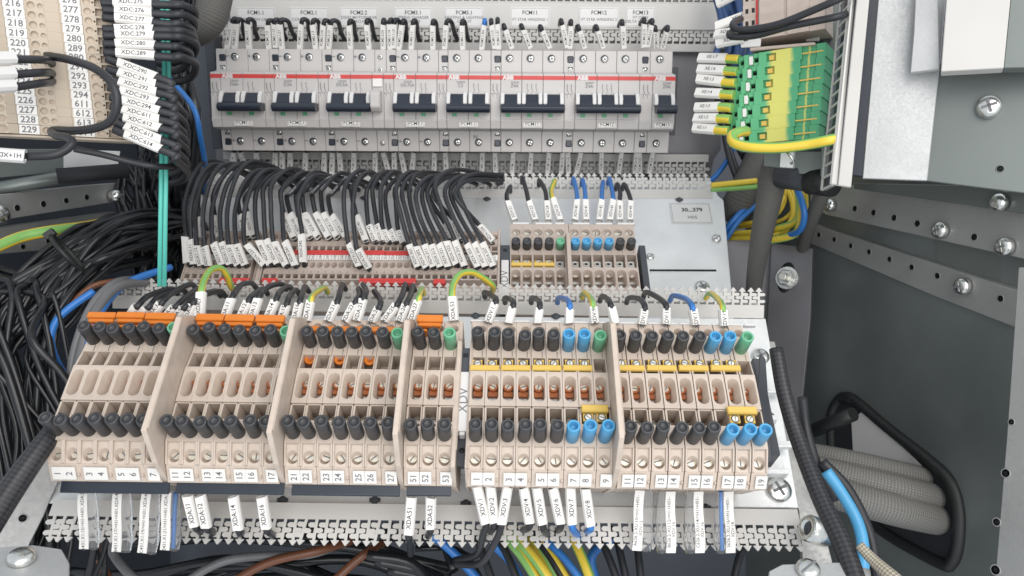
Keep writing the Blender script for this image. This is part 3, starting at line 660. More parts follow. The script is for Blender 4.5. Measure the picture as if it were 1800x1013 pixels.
# ================= middle plate: small spring terminals
HX=50
mv=lambda y,w: Mb.V(y,w,600)
VX=mv(460,HX)
mx=lambda y,w: mv(y,w)-VX
def xdx_mesh():
    mb=MB(); w=2.48
    mb.block(-w,w,mx(540,HX),mx(402,HX),6,38,38)
    def seg(y1,y0,h=None,top=HX): mb.block(-w,w,mx(y0,top)+.01,mx(y1,top)-.01,38,top,top,h,0,1 if False else 0)
    def pocket(y1,y0,fl=43):
        a,b=mx(y0,HX)+.01,mx(y1,HX)-.01
        mb.block(-w,-w+.75,a,b,38,HX,HX); mb.block(w-.75,w,a,b,38,HX,HX); mb.block(-w+.75,w-.75,a,b,38,fl,fl,None,1)
    def tier(yc):
        seg(yc-13,yc+7,(0,mx(yc-3,HX),2.0,.4,5.5)); seg(yc+7,yc+11.5,(0,mx(yc+9.2,HX),.55,0,1.5)); seg(yc+11.5,yc+13); pocket(yc+13,yc+20.5); seg(yc+20.5,yc+23)
    tier(421-1.5); 
    a,b=mx(449,HX)+.01,mx(442.5,HX); mb.block(-w,w,a,b,38,44,44)
    seg(449,457,None,HX+.3)
    tier(470-1.5+.5)
    a,b=mx(512,HX),mx(492,HX); mb.block(-w,w,a,b,38,44,44)
    return mb.mesh('body',['beige2','dark'],.15)
XM=xdx_mesh()
_mb=MB(); _mb.box(-2.3,2.3,-2.4,2.4,0,.5); XTAG=_mb.mesh('marker_tag','white',.08)
G=[331.1+12.85*i for i in range(9)]; GX=[469.4+12.87*i for i in range(32)]
n1=['11','12','13','14','31','32','33','34','35']; n2=[str(237+i) for i in range(16)]+[str(n) for n in (253,254,255,256,257,301,302,311,312,321,322,331,350,355,356,357)]
for i,x in enumerate(G+GX):
    a=Mb.un(x,476,HX)[0]; nn=(n1+n2)[i]
    t=thing('spring_terminal','narrow taupe two-tier terminal with tag %s, %s'%(nn,'in the left group of nine' if i<9 else 'column %d after the divider'%(i-8)),'terminal block',Mb.M(a,VX),'narrow two-tier terminals on the middle plate')
    put('body',XM,t); tg=put('marker_tag',XTAG,t,TR(0,mx(453.5,HX),HX+.3)); 
    lettering(nn,3.1,tg,0,0,.52,math.pi/2,bold=.0)
def xbar(x0,x1,y0,y1,lab,w=51.4,m='red'):
    a0=Mb.un(x0,y0,w)[0]; a1=Mb.un(x1,y0,w)[0]; v1=Mb.V(y0,w,600)-VX; v0=Mb.V(y1,w,600)-VX
    mb=MB(); mb.box(0,a1-a0,v0,v1,-4,0); mb.box(.8,a1-a0-.8,(v0+v1)/2-.25,(v0+v1)/2+.25,0,.15)
    tag(put('cross_connector',mb.mesh('cross_connector',m,.2),None,Mb.M(a0,VX,w)),lab,'jumper bar','red jumper bars')
xbar(505,677,440,447.5,'long red jumper bar in the upper tier of the middle row'); xbar(678,722,441,448,'short red jumper bar in the upper tier, right of the long one')
xbar(386,438,489,497,'red jumper bar of the lower tier in the left group of nine'); xbar(461,487,489,497,'short red jumper bar at the left start of the lower tier'); xbar(632,731,489,497.5,'long red jumper bar in the lower tier under tags 250 to 257'); xbar(762,783,490,498,'shortest red jumper bar in the lower tier near the right end')
def xplate(px,wid,lab,hi=HX+1):
    mb=MB(); mb.box(-wid/2,wid/2,mx(540,HX),mx(403,HX),6,hi); tag(put('end_plate',mb.mesh('end_plate','beige2',.3),None,Mb.M(Mb.un(px,476,HX)[0],VX)),lab,'end plate')
xplate(323.2,1.0,'thin end plate at the far left of the middle terminal row'); xplate(448,4.6,'taupe divider block between the two groups of the middle row',HX-4); xplate(455,2,'taupe side plate right of the divider block in the middle row',HX+1); xplate(459.5,1.2,'thin inner plate left of tag 237'); xplate(876.3,1.6,'taupe end plate at the right end of the narrow terminal row')
# XDV terminals of the middle plate
HM=46
mq=lambda y,w: Mb.V(y,w,1000)
VM=mq(460,HM); m2=lambda y,w: mq(y,w)-VM
def xdvm():
    d={}; mb=MB(); w=3.93*20/20; w=3.95
    mb.block(-w,w,m2(540,HM),m2(394,HM),6,30,30)
    mb.block(-w,w,m2(418,HM),m2(395,HM),30,HM,HM,(0.2,m2(408.5,HM),3.0,0,6))
    mb.block(-w,w,m2(448,HM),m2(418,HM)-.01,30,HM,HM)
    a,b=m2(470.5,HM),m2(448,HM)-.01
    mb.block(-w,-w+.8,a,b,30,HM,HM); mb.block(w-.8,w,a,b,30,HM,HM); mb.block(-w+.8,w-.8,a,b,30,38,38)
    mb.block(-w,w,m2(520,HM),a-.01,30,HM,HM,(0,m2(490,HM),3.15,4.4,12))
    d['body']=mb.mesh('body',['beige2'],.2)
    mb=MB(); mb.box(-2.9,2.7,-3.0,2.6,-1,3.6,0); mb.lathe([(2.1,3.5),(2.1,4.4),(1.5,4.6),(1.4,3.7)],16,0); mb.lathe([(1.45,3.75),(0,3.75)],16,1); d['nut']=mb.mesh('link_post',['grey','dark'],.2)
    return d
XV=xdvm()
def mid_terminal(px,i,col,nm,nut=True):
    a=Mb.un(px,460,HM)[0]
    t=thing('terminal_block','taupe screw terminal on the middle plate, %s socket, %s'%(col,nm),'terminal block',Mb.M(a,VM),'taupe screw terminals on the middle plate')
    put('body',XV['body'],t)
    put('screw',TM['screw'],t,TR(.2,m2(410,HM-4),HM-4.6)@Matrix.Rotation(R.uniform(0,3),4,'Z')@Matrix.Scale(1.12,4))
    put('screw',TM['screw'],t,TR(-.1,m2(484,HM-7),HM-7.4)@Matrix.Rotation(R.uniform(0,3),4,'Z')@Matrix.Scale(1.0,4))
    l=MB(); l.lathe([(2.95,0),(2.95,2.0),(2.4,2.0),(2.4,0)],18,0); l.box(-2.8,2.8,-7,-4.6,-1,.4,1); put('disconnect_link',XLK if False else _lk,t,TR(-.1,m2(484,HM-8),HM-8.6))
    put('test_socket',TM['sock_'+col],t,TR(0,m2(435,HM),HM-.2)@Matrix.Diagonal((.92,.92,.56,1)))
    if nut: put('link_post',XV['nut'],t,TR(-.3,m2(462,44),38.4))
    put('printed_tick',TM['tick'],t,TR(1.9,m2(443,HM),HM)@Matrix.Scale(.8,4))
_l=MB(); _l.lathe([(2.95,0),(2.95,2.0),(2.4,2.0),(2.4,0)],18,0); _l.box(-2.6,2.6,-7.6,-5.8,-1,.6,1); _lk=_l.mesh('disconnect_link',['rust','steel'])
oc=['first','second','third','fourth','fifth','sixth']
for i in range(5): mid_terminal(906.8+19.65*i,i,'green' if i==4 else 'black',oc[i]+' left of the divider',nut=(i==4))
for i in range(6): mid_terminal(1012+19.75*i,i,'blue' if i<4 else 'black',oc[i]+' right of the divider')
mb=MB(); mb.box(-1.7,1.7,m2(540,HM),m2(393,HM),6,HM); mb.box(-1.7,1.2,m2(540,HM),m2(425,HM),HM,HM+10); mb.prism([(m2(425,HM),HM),(m2(425,HM),HM+10),(m2(415,HM),HM)],-1.7,1.2,'x')
tag(put('partition_plate',mb.mesh('partition_plate','beige2',.3),None,Mb.M(Mb.un(999.5,460,HM)[0],VM)),'raised taupe partition in the middle of the small screw terminal group','partition plate')
for i,(x0,x1) in enumerate(((898.5,935),(938.5,974.5))):
    a0=Mb.un(x0,463,HM+.5)[0]; a1=Mb.un(x1,463,HM+.5)[0]; h=(a1-a0)/2; mb=MB(); t=thing('cross_connector','mustard jumper bar on the small screw terminals, %s of the pair'%('left' if i==0 else 'right'),'jumper bar',Mb.M((a0+a1)/2,mq(465,HM),HM-.9),'mustard jumper bars on the middle plate')
    mb.box(-h,h,-1.5,1.2,-2,1.6); mb.box(-h+.4,-.9,1,6.4,-5,-3); mb.box(.9,h-.4,1,6.4,-5,-3); put('bar',mb.mesh('bar','yel',.2),t)
    for k in (-1,1): put('screw',TM['screw'],t,TR(k*h*.5,3.6,-3)@Matrix.Rotation(R.uniform(0,3),4,'Z')@Matrix.Scale(.8,4))
end_clamp(Mb,887.5,470,44,431,560,459,528,6.6,'XDV','dark end clamp with pale XDV label left of the small screw terminals',lw=5.4,ts=7.4)
end_clamp(Mb,1133,470,34,431,520,None,None,4.6,'','dark end clamp right of the small screw terminals')
for (x0,x1,nm) in ((901,930,'first and second'),(941,970,'third and fourth'),(976,992,'fifth'),(1007,1036,'sixth and seventh'),(1047,1076,'eighth and ninth'),(1086,1116,'tenth and eleventh')):
    a0=Mb.un(x0,394,HM)[0]; a1=Mb.un(x1,394,HM)[0]; mb=MB(); mb.box(0,a1-a0,-.6,.9,-2,.7)
    tag(put('marker_strip',mb.mesh('marker_strip','paper',.15),None,Mb.M(a0,mq(394,HM),HM)),'white marker edge on top of the %s small screw terminals'%nm,'marker strip','white marker edges on the middle plate')
fM=(Mb.n*.7+Vector((0,-1,0))*.6).normalized()
MW=[((905,390),(893,357),[(891,342),(897,328)],'XDV:21','k'),((941,390),(930,357),[(925,335),(918,312)],'XDV:23','k'),((964,390),(961,357),[(958,335),(948,317)],'XDV:24','k'),((985,390),(972,352),[(969,335),(975,317)],'XDV:25','gy'),
((1010,390),(1014,355),[(1013,335),(1008,314)],'XDV:40','b'),((1030,390),(1029,355),[(1028,335),(1024,316)],'XDV:41','b'),((1053,390),(1057,355),[(1058,336),(1060,320)],'XDV:42','b'),((1071,390),(1077,355),[(1076,335),(1071,314)],'XDV:43','b'),((1089,390),(1089,357),[(1090,338),(1085,324)],'XDV:44','k'),((1107,390),(1108,357),[(1105,340),(1097,324)],'XDV:45','k')]
for p0,p1,e,t,c in MW: top_wire(p0,p1,e,t,c,r=1.7,w0=44,wtop=46,w=5.2,bd=Mb,ws=3.2,wend=22,face=fM)
# black looping wires of the middle row
low=[((331,463),(328,417),''),((343,465),(338,422),'XDX1:11'),((356,466),(347.5,431),'XDX1:12'),((368,466),(361,433),'XDX1:13'),((392,465),(377,428),'XDX1:31'),((406,465),(392,426),'XDX1:32'),((419.5,466),(404.5,430),'XDX1:33'),((432,466),(418,429),'XDX1:34'),
((465,466),(435,430),'XDX:237'),((476,465),(456.5,423),'XDX:238'),((489,464),(470,421.5),'XDX:239'),((504,467),(483.5,425.5),'XDX:240'),((520,467),(502,425),'XDX:241'),((534.5,462),(531.5,413.5),'XDX:242'),
((632,468),(614.5,428.5),'XDX:251'),((649,471),(630,438),'XDX:252'),((735,469),(720,430),'XDX:301'),((749.5,470),(732,433),'XDX:302'),((762,469),(746.5,430),'XDX:311'),((774.5,469),(759,430),'XDX:312'),((788,469),(772.5,428.5),'XDX:321'),((802,465),(785.5,424),'XDX:322'),((817,468),(800,424),'XDX:331'),((840,469),(821,429),'XDX:355'),((853.5,469),(834,427),'XDX:356'),((867,468),(848,427),'XDX:357')]
upr=[((357,420),(352,385),''),((388,419),(379,382),'XDX1:7'),((437,418),(424.5,381),'XDX1:8'),((447,417),(436,376),'XDX1:9'),((518,420),(501,379),'XDX:104'),((532,418),(513,378),'XDX:105'),((546,419),(528,384),'XDX:106'),((560,418),(538,377),'XDX:107'),((579,419),(557,377),'XDX:109'),((594,418),(571,377),'XDX:110'),((610,418),(586,381),'XDX:112'),((644.5,425),(628.5,382.5),'XDX:141'),
((661,425),(650,398),'XDX:142'),((672,425),(664.5,397),'XDX:143'),((685,425),(675.5,405),'XDX:211'),((696,425),(687.5,405),'XDX:212'),((710,427),(702,406),'XDX:213'),((790,421),(782,396),'XDX:221'),((810.5,423),(797,389.5),'XDX:222'),((867,425),(844,398),'XDX:226')]
fX=(Mb.n*.55+Vector((0,-1,0))*.7+Vector((-.25,0,0))).normalized()
def loop(p0,p1,t,lower,i):
    x,y=p1; wA=HX+3; wB=HX+(12 if lower else 7)
    A=Mb.P(*p0,wA); Bp=Mb.P(*p1,wB); ax=(Bp-A).normalized(); j=lambda s:R.uniform(-s,s)
    if x<452: yp=287+j(5)+ (10 if x>410 else 0)+(0 if lower else 6); mid=(x-3+(x-330)*-.02,(y+yp)/2+8); sh=(x+14+j(3),yp+22); pk=(x+44+j(6),yp); e1=(x+88+j(8),yp+ (15+j(5))); en=(x+118+j(8),324+j(5))
    elif x<600: yp=303+j(7)+(0 if lower else 6); mid=(x-8+j(2),(y+yp)/2); sh=(x-4+j(4),yp+26); pk=(x+26+j(5),yp); e1=(x+58+j(6),yp+8); en=(x+84+j(6),330+j(4))
    elif x<712: yp=304+j(6); mid=(x-8+j(2) if x>640 else x-10,(y+yp)/2); sh=(x-6+j(3),yp+24); pk=(x+16+j(4),yp); e1=(x+40+j(5),yp+8); en=(x+56+j(5),328+j(4))
    else:
        yp=303+j(7)+(0 if lower else 10); q=(x-712)/140; mid=(x-16-14*q+j(2),(y+yp)/2+8); sh=(x-22-22*q+j(3),yp+30-6*q); pk=(x-4-14*q+j(4),yp+2); e1=(x+28+8*q+j(5),yp+3); en=(min(876+j(3),x+62),318+j(9))
    wm=wB+R.uniform(5,16)
    pts=[A+ax*4+fX*.5,(A+Bp)/2+fX*.5,Bp-ax*2+fX*.5,Bp+ax*3+fX*.5,Mb.P(*mid,wm),Mb.P(*sh,wm+4),Mb.P(*pk,wm-4),Mb.P(*e1,30),Mb.P(*en,12),Mb.P(en[0]+3,en[1]+3,4)]
    o=wire('marked_wire',pts,1.62,'k',n=7,uvs=1.0,label=('black looping wire with white sleeve printed %s'%t) if t else 'black looping wire at the far left of the %s sleeve row, print unreadable'%('lower' if lower else 'upper'),cat='wire',group='black looping wires of the middle row')
    sleeve(A,Bp,fX,5.0,o,t,3.0,th=3.4)
    # plug end going into the terminal
    q=MB(); q.tube([A-Mb.n*7-o.location/S,A+ax*3-o.location/S],1.9,10); put('plug_end',q.mesh('plug_end','black'),o)
    if R.random()<.45 and lower:
        pass
for i,(a,b,t) in enumerate(upr): loop(a,b,t,False,i)
for i,(a,b,t) in enumerate(low): loop(a,b,t,True,i)
# label plate 30...379
a0,b0=Mb.un(1176,358,0); a1,b1=Mb.un(1254,394,0); mb=MB(); w_=(a1-a0); h_=(b0-b1); mb.box(-w_/2,w_/2,-h_/2,h_/2,0,.7,0)
for q in ((-w_/2+.9,w_/2-.9,h_/2-1.2,h_/2-.9),(-w_/2+.9,w_/2-.9,-h_/2+.9,-h_/2+1.2),(-w_/2+.9,-w_/2+1.2,-h_/2+.9,h_/2-.9),(w_/2-1.2,w_/2-.9,-h_/2+.9,h_/2-.9)): mb.box(*q,.7,.76,1)
t=tag(put('name_plate',mb.mesh('name_plate',['paper','ink2'],0),None,Mb.M((a0+a1)/2,(b0+b1)/2,.1)),'white name plate printed 30...379 and H05 on the middle plate','name plate')
lettering('30...379',5.4,t,1,3.2,.78,0,'ink',bold=.03); lettering('H05',4.6,t,.5,-4.6,.78,0,'ink2')
# ================= circuit breakers
bx=lambda x: B.un(x,180,68)[0]
bv=lambda y,w: B.V(y,w,780)
VB=bv(178,68); bw=lambda y,w: bv(y,w)-VB
def torx(r=3): 
    mb=MB(); mb.lathe([(r,0),(r,1.2),(r*.8,1.9),(r*.5,2.0),(0,2.0)],20,0)
    for a in (0,math.pi/2): mb.T=Matrix.Rotation(a+.5,4,'Z'); mb.box(-r*.65,r*.65,-r*.17,r*.17,1.6,2.06,1)
    return mb.mesh('terminal_screw',['steel','ink2'])
TX=torx(2.7); TXs=torx(2.1)
def breaker(x0,edges,name,poles,aux,lab,bevel_bar=False,motor=False,x3=None,signs=True,small=''):
    """edges: pixel x of unit boundaries at the front"""
    A0=bx(x0); A1=bx(edges[-1]); c=(A0+A1)/2
    t=thing('circuit_breaker',lab,'circuit breaker',B.M(c,VB),'grey modular circuit breakers')
    E=[bx(e)-c for e in edges]; X0=A0-c
    prof=[(bw(267,50),8),(bw(267,50),49),(bw(230,50),50.5),(bw(229,55),60),(bw(226,67),67),(bw(211,69),69),(bw(209,68),68),(bw(129,65),65),(bw(128,64),60),(bw(126,50),50.5),(bw(88,50),49),(bw(88,50),8)]
    units=[]; xs=[X0]+E if aux else [X0]+E
    for k in range(len(xs)-1): units.append((xs[k],xs[k+1]))
    mb=MB(); hol=MB()
    for k,(xa,xb) in enumerate(units):
        g=.12
        mb.prism(prof[:],xa+g,xb-g,'x'); 
    mb.f=[f[::-1] for f in mb.f]
    body=put('housing',mb.mesh('housing','brk',.35),t)
    # parting line between label flap and front
    hb=MB(); hb.box(X0+.2,E[-1]-.2,bw(210.5,69),bw(209.7,69),67.6,69.03)
    put('flap_edge',hb.mesh('flap_edge','grey'),t)
    # red stripe
    st=MB(); y1,y0=bw(132.5,66),bw(139.5,66); zt=65+3*(bw(136,66)-bw(129,65))/(bw(209,68)-bw(129,65))
    for k,(xa,xb) in enumerate(units): st.box(xa+.25,xb-.25,y0,y1,zt-1,zt+.38)
    s=put('red_stripe',st.mesh('red_stripe','red'),t)
    # unit list: first is aux when aux
    pu=units[1:] if aux else units
    if motor: mu=pu[-1]; pu=pu[:-1]
    put('lettering',text_mesh('ABB',4.6,'paper',1.05,.06),s,TR(pu[0][0]+6,(y0+y1)/2,zt+.4))
    zf=lambda y: 65+3*(bw(y,67)-bw(129,65))/(bw(209,68)-bw(129,65))+.32
    # printed small type and symbols
    pr=MB(); r=random.Random(len(name)*31+int(x0))
    if aux:
        xa=(units[0][0]+units[0][1])/2
        for dx in (-2,1.2):
            z=zf(160); yy=bw(150,67)
            pr.box(xa+dx-.15,xa+dx+.15,yy-2.5,yy+1.5,z-.3,z+.12); pr.box(xa+dx-.15,xa+dx+.15,yy-10.5,yy-6.5,z-.3,z+.12); pr.box(xa+dx-1.6,xa+dx+.1,yy-6.6,yy-6.2,z-.3,z+.12)
            pr.T=Matrix.Translation((xa+dx+.6,yy-4.6,0))@Matrix.Rotation(.4,4,'Z'); pr.box(-.15,.15,-2.2,2.2,z-.3,z+.12); pr.T=Matrix.Identity(4)
        put('printed_symbol',pr.mesh('printed_symbol','ink2'),t)
    put('lettering',text_mesh(small or 'S202M',2.5,'ink2',1,.0),t,TR(pu[0][0]+11.5,bw(144.5,67),zf(146)))
    put('lettering',text_mesh({'FCM1.1':'D6A','FCM2.1':'D3A','FCM2.2':'D0,5A','FCM3.1':'D0,75A','FCM5.1':'C2','FCM11':'Z4A','FCM12':'Z4A','FCM13':'Z4A'}[name],3.6,'ink2',1,.0),t,TR(pu[0][0]+11.3,bw(150.5,67),zf(152)))
    if poles>1:
        py=MB()
        for k in range(poles):
            xx=pu[1][0]+4.5+k*3.6; z=zf(156); yy=bw(151,67)
            py.box(xx-.12,xx+.12,yy-.5,yy+2.2,z-.3,z+.06); py.box(xx-.12,xx+.12,yy-7,yy-4,z-.3,z+.06); py.T=Matrix.Translation((xx+.4,yy-2.4,0))@Matrix.Rotation(.35,4,'Z'); py.box(-.12,.12,-1.7,1.7,z-.3,z+.06); py.T=Matrix.Identity(4)
        put('printed_symbol',py.mesh('printed_symbol','ink2'),t)
    # toggle bar
    tg=MB(); ch=MB(); gr=MB()
    yt,ym,yb=bw(165,70),bw(183,74),bw(198,76)
    for k,(xa,xb) in enumerate(pu):
        m=(xa+xb)/2-.3; tg.prism([(yt,66),(yt,69),(ym+1,76),(ym-1,77),(ym-1,66)],m-4.9,m+4.9,'x')
        for sg in (-1,1):
            ch.prism([(yt+1.5,66),(yt+1.3,70),(yt-3,73.5),(ym+.2,74.5),(ym-.8,66)],m+sg*6.7-1.55,m+sg*6.7+1.55,'x')
        gr.box(m-4.0,m-.2,bw(205,68),bw(199,68),66,68.6)
    xa,xb=pu[0][0]+.6,pu[-1][1]-.2
    if poles==1: xa+=1.5
    tg.prism([(ym,66),(ym,78),(ym-2.5,80.5),(yb+2,80),(yb,77),(yb+.6,66)],xa,xb,'x'); 
    for q in (tg,ch): q.f=[f[::-1] for f in q.f]
    put('toggle',tg.mesh('toggle','navy',.35),t); put('toggle_guard',ch.mesh('toggle_guard','paper',.4),t); put('position_flag',gr.mesh('position_flag','xeg'),t)
    # screws in dark wells
    ys=((102,50),(250,50)) 
    for k,(xa,xb) in enumerate(pu):
        m=(xa+xb)/2-1.5
        for yy,w in ys:
            wl=MB(); wl.lathe([(3.55,-.4),(3.55,.12),(3.1,.22),(2.9,.04)],24,0,mis=[0,0,1]); wl.lathe([(2.95,.06),(0,.06)],24,1)
            h=put('screw_well',wl.mesh('screw_well',['brk','strip']),t,TR(m,bw(yy,w)-( -1 if yy<200 else 1)*0,w+.0-.55+.45)); 
            put('terminal_screw',TX,h,TR(.4,-.3,-1.35)@Matrix.Rotation(R.uniform(0,3),4,'Z'))
        if signs and k<2 and name not in('FCM5.1','FCM11','FCM12','FCM13'):
            lettering('\u2212' if k==0 else '+',5,t,m-5.6,bw(102,50)+.3,50.6,0,'ink2'); lettering('+' if k==0 else '\u2212',5,t,m-5.4,bw(250,50)+.3,50.6,0,'ink2')
    if name=='FCM5.1': lettering('N',4.6,t,pu[1][0]+5,bw(241,50),50.6,0,'ink2')
    if aux:
        m=(units[0][0]+units[0][1])/2
        for yy in (104,122,234,251):
            wl=MB(); wl.box(-2.6,2.9,-3.0,3.0,-2,.12,0); a=put('contact_opening',wl.mesh('contact_opening','strip',.8),t,TR(m+1.1,bw(yy,50),50.2))
            if yy in (122,234): put('terminal_screw',TXs,a,TR(0,0,-1.4))
    if motor:
        m=(mu[0]+mu[1])/2
        for yy in (101,124,252):
            put('terminal_screw',TXs,t,TR(m,bw(yy,50),49.2))
        mb=MB(); mb.prism([(bw(160,68),66),(bw(160,68),76),(bw(166,68),80),(bw(190,68),80),(bw(198,68),76),(bw(198,68),66)],mu[0]+.2,mu[1]-1.2,'x'); mb.f=[f[::-1] for f in mb.f]; put('actuator_cap',mb.mesh('actuator_cap','brk',.8),t)
        mb=MB(); mb.box(mu[0]+.8,mu[1]-1,bw(153,68),bw(139,68),66,67.6); put('white_sticker',mb.mesh('white_sticker','white',.1),t)
    # name label
    mxl=(pu[0][0]+pu[-1][1])/2 if poles<3 else (pu[1][0]+pu[1][1])/2
    if name=='FCM13': mxl=(pu[0][0]+pu[0][1])/2
    lw=MB(); ww=7.6; lw.box(-ww,ww,-2.7,2.7,0,.35)
    for q in ((-ww+.7,ww-.7,1.9,2.15),(-ww+.7,ww-.7,-2.15,-1.9),(-ww+.7,-ww+.95,-2.15,2.15),(ww-.95,ww-.7,-2.15,2.15)): lw.box(*q,.35,.4,1)
    l=put('name_label',lw.mesh('name_label',['white','ink']),t,TR(mxl,bw(218,68.3),68.15)@Matrix.Rotation(-.22,4,'X')@TR(0,0,.25))
    lettering(name,3.8,l,0,0,.42,0,'ink',bold=.01)
    return t
BR='grey circuit breaker labelled %s, %s'
breaker(370,[388,427,465],'FCM1.1',2,True,BR%('FCM1.1','leftmost of the row'))
breaker(465,[482,521,559.5],'FCM2.1',2,True,BR%('FCM2.1','second from left'))
breaker(559.5,[577,616,654,674.5],'FCM2.2',2,True,BR%('FCM2.2','with a grey actuator cap and white sticker'),motor=True)
breaker(674.5,[692,730.5,768],'FCM3.1',2,True,BR%('FCM3.1','with a rounded glossy toggle bar'))
breaker(768,[785,823,862],'FCM5.1',2,True,BR%('FCM5.1','two-pole, beside the three-pole units'))
breaker(862,[880,917,954.5,992],'FCM11',3,True,BR%('FCM11','three-pole'))
breaker(992,[1011,1049,1087,1124],'FCM12',3,True,BR%('FCM12','three-pole'))
breaker(1124,[1147,1187],'FCM13',1,True,BR%('FCM13','single-pole at the right end'))
end_clamp(B,1184,180,40,118,238,None,None,5,'','dark end clamp at the right end of the circuit breaker row')
end_clamp(B,376,180,30,60,262,None,None,8,'','dark end clamp at the left end of the circuit breaker row')
# name plates on the cover
for x0,x1,a,b in ((416,485,'FCM1.1','PROTECTION CIRCUIT'),(509,578,'FCM2.1','CONTROL CIRCUIT'),(597,665,'FCM2.2','DIS/ES MOTORDRIVE\nCIRCUIT'),(693,760,'FCM3.1','SPRING CHARGER\nCIRCUIT'),(782,850,'FCM5.1','HEATING & LIGHTING\nCIRCUIT'),(897,966,'FCM11','VT STAR WINDING 1'),(1018,1087,'FCM12','VT STAR WINDING 2'),(1101,1150,'FCM13','VT OPEN\nDELTA WINDING')):
    p0=B.un(x0,13,WT); p1=B.un(x1,48,WT); w_=p1[0]-p0[0]; h_=p0[1]-p1[1]; mb=MB(); mb.box(-w_/2,w_/2,-h_/2,h_/2,0,.5)
    for q in ((-w_/2+.7,w_/2-.7,h_/2-1.0,h_/2-.8),(-w_/2+.7,w_/2-.7,-h_/2+.8,-h_/2+1.0),(-w_/2+.7,-w_/2+.9,-h_/2+.8,h_/2-.8),(w_/2-.9,w_/2-.7,-h_/2+.8,h_/2-.8)): mb.box(*q,.5,.55,1)
    t=tag(put('name_plate',mb.mesh('name_plate',['paper','ink2']),None,B.M((p0[0]+p1[0])/2,(p0[1]+p1[1])/2,WT+.02)),'white name plate printed %s and %s on the duct cover'%(a,b.replace('\n',' ').lower()),'name plate','white name plates on the duct cover')
    lettering(a,4.6,t,0,3.6,.58,0,'ink',bold=.012); lettering(b,3.3,t,0,-2.0,.58,0,'ink2')
# sleeves above the breakers
fB=(B.n+Vector((0,0,.1))).normalized()
def bwire_(p0,p1,txt,col='k',dx=6,hook=True,lab=None,w=5.0,blk=True):
    w0=40; A=B.P(*p0,w0); Bp=B.P(*p1,w0+5); ax=(Bp-A).normalized()
    pts=[A+ax*4,Bp-ax*1.5,Bp+ax*3.2+B.u*dx*.12]
    if hook: pts+= [Bp+ax*2.5+B.u*dx*.45-B.n*5, B.P(p1[0]+dx*1.6,p1[1]+12,20), B.P(p1[0]+dx*2.2,p1[1]+26,12), B.P(p1[0]+dx*2.3,p1[1]+28,0)]
    else: pts+= [Bp+ax*4-B.n*8,Bp+ax*2-B.n*20]
    cn={'k':'black','b':'blue'}[col]
    o=wire('marked_wire',pts,1.9,col,n=5,label=lab or '%s wire with white sleeve printed %s above the circuit breakers'%(cn,txt),cat='wire',group='labelled wires above the circuit breakers'); bpy.context.view_layer.update()
    sleeve(A,Bp,fB,w,o,txt,2.9)
s1=lambda x:380+x/7.2; s2=lambda x:600+x/7.2; y1=lambda y:y/7.2; s3=lambda x:800+x/2.98; y3=lambda y:y/2.98
bwire_((s1(150),86),(s1(205),y1(290)),'FCM1.1:13',dx=5); bwire_((s1(240),86),(s1(262),y1(300)),'FCM1.1:21',dx=7); bwire_((s1(425),86),(s1(400),y1(300)),'FCM1.1:1',dx=8)
bwire_((s1(675),86),(s1(655),y1(315)),'FCM1.1:3',dx=9); bwire_((s1(760),83),(s1(740),y1(305)),'FCM2.1:13',dx=9); bwire_((s1(840),86),(s1(805),y1(305)),'FCM2.1:21',dx=13); bwire_((s1(1065),86),(s1(1080),y1(300)),'FCM2.1:1',dx=8)
bwire_((s1(1265),86),(s1(1225),y1(310)),'FCM2.1:3',dx=8); bwire_((s1(1345),86),(s1(1360),y1(315)),'FCM2.2:14',dx=8); bwire_((s1(1430),86),(s1(1450),y1(315)),'FCM2.2:13',dx=11); bwire_((s1(1705),86),(s1(1685),y1(320)),'FCM2.2:1',dx=6)
bwire_((s2(355),87),(s2(320),y1(310)),'FCM2.2:3',dx=7); bwire_((s2(535),87),(s2(530),y1(310)),'FCM2.2:24',hook=False,dx=2); bwire_((s2(622),87),(s2(612),y1(305)),'FCM3.1:14',dx=6); bwire_((s2(665),84),(s2(672),y1(305)),'FCM3.1:13',dx=7); bwire_((s2(732),87),(s2(770),y1(315)),'FCM3.1:21',dx=4)
bwire_((s2(888),87),(s2(905),y1(315)),'FCM3.1:1',dx=5); bwire_((s2(1160),87),(s2(1155),y1(320)),'FCM3.1:3',dx=5); bwire_((s2(1310),86),(s2(1325),y1(315)),'FCM5.1:13',dx=9); bwire_((s2(1537),87),(s2(1525),y1(320)),'FCM5.1:1',dx=5)
bwire_((s3(140),87),(s3(152),y3(130)),'FCM5.1:3N','b',dx=1,hook=False); bwire_((s3(207),85),(s3(190),y3(130)),'FCM11:13',dx=3,hook=False); bwire_((s3(228),86),(s3(222),y3(125)),'FCM11:21',dx=3,hook=False)
for k,(p,q,tx) in enumerate((((295,252),(262,155),'FCM11:1'),((392,250),(355,155),'FCM11:3'),((492,250),(455,160),'FCM11:5'),((585,248),(560,130),'FCM12:13'),((600,252),(606,135),'FCM12:21'),((675,250),(650,160),'FCM12:1'),((772,250),(745,160),'FCM12:3'),((882,252),(876,135),'FCM12:5'),((985,246),(990,125),'FCM13:13'),((1005,244),(1028,130),'FCM13:21'),((1050,248),(1048,165),'FCM13:14'),((1085,250),(1108,165),'FCM13:1'))):
    bwire_((s3(p[0]),y3(p[1])),(s3(q[0]),y3(q[1])),tx,hook=False,dx=1)
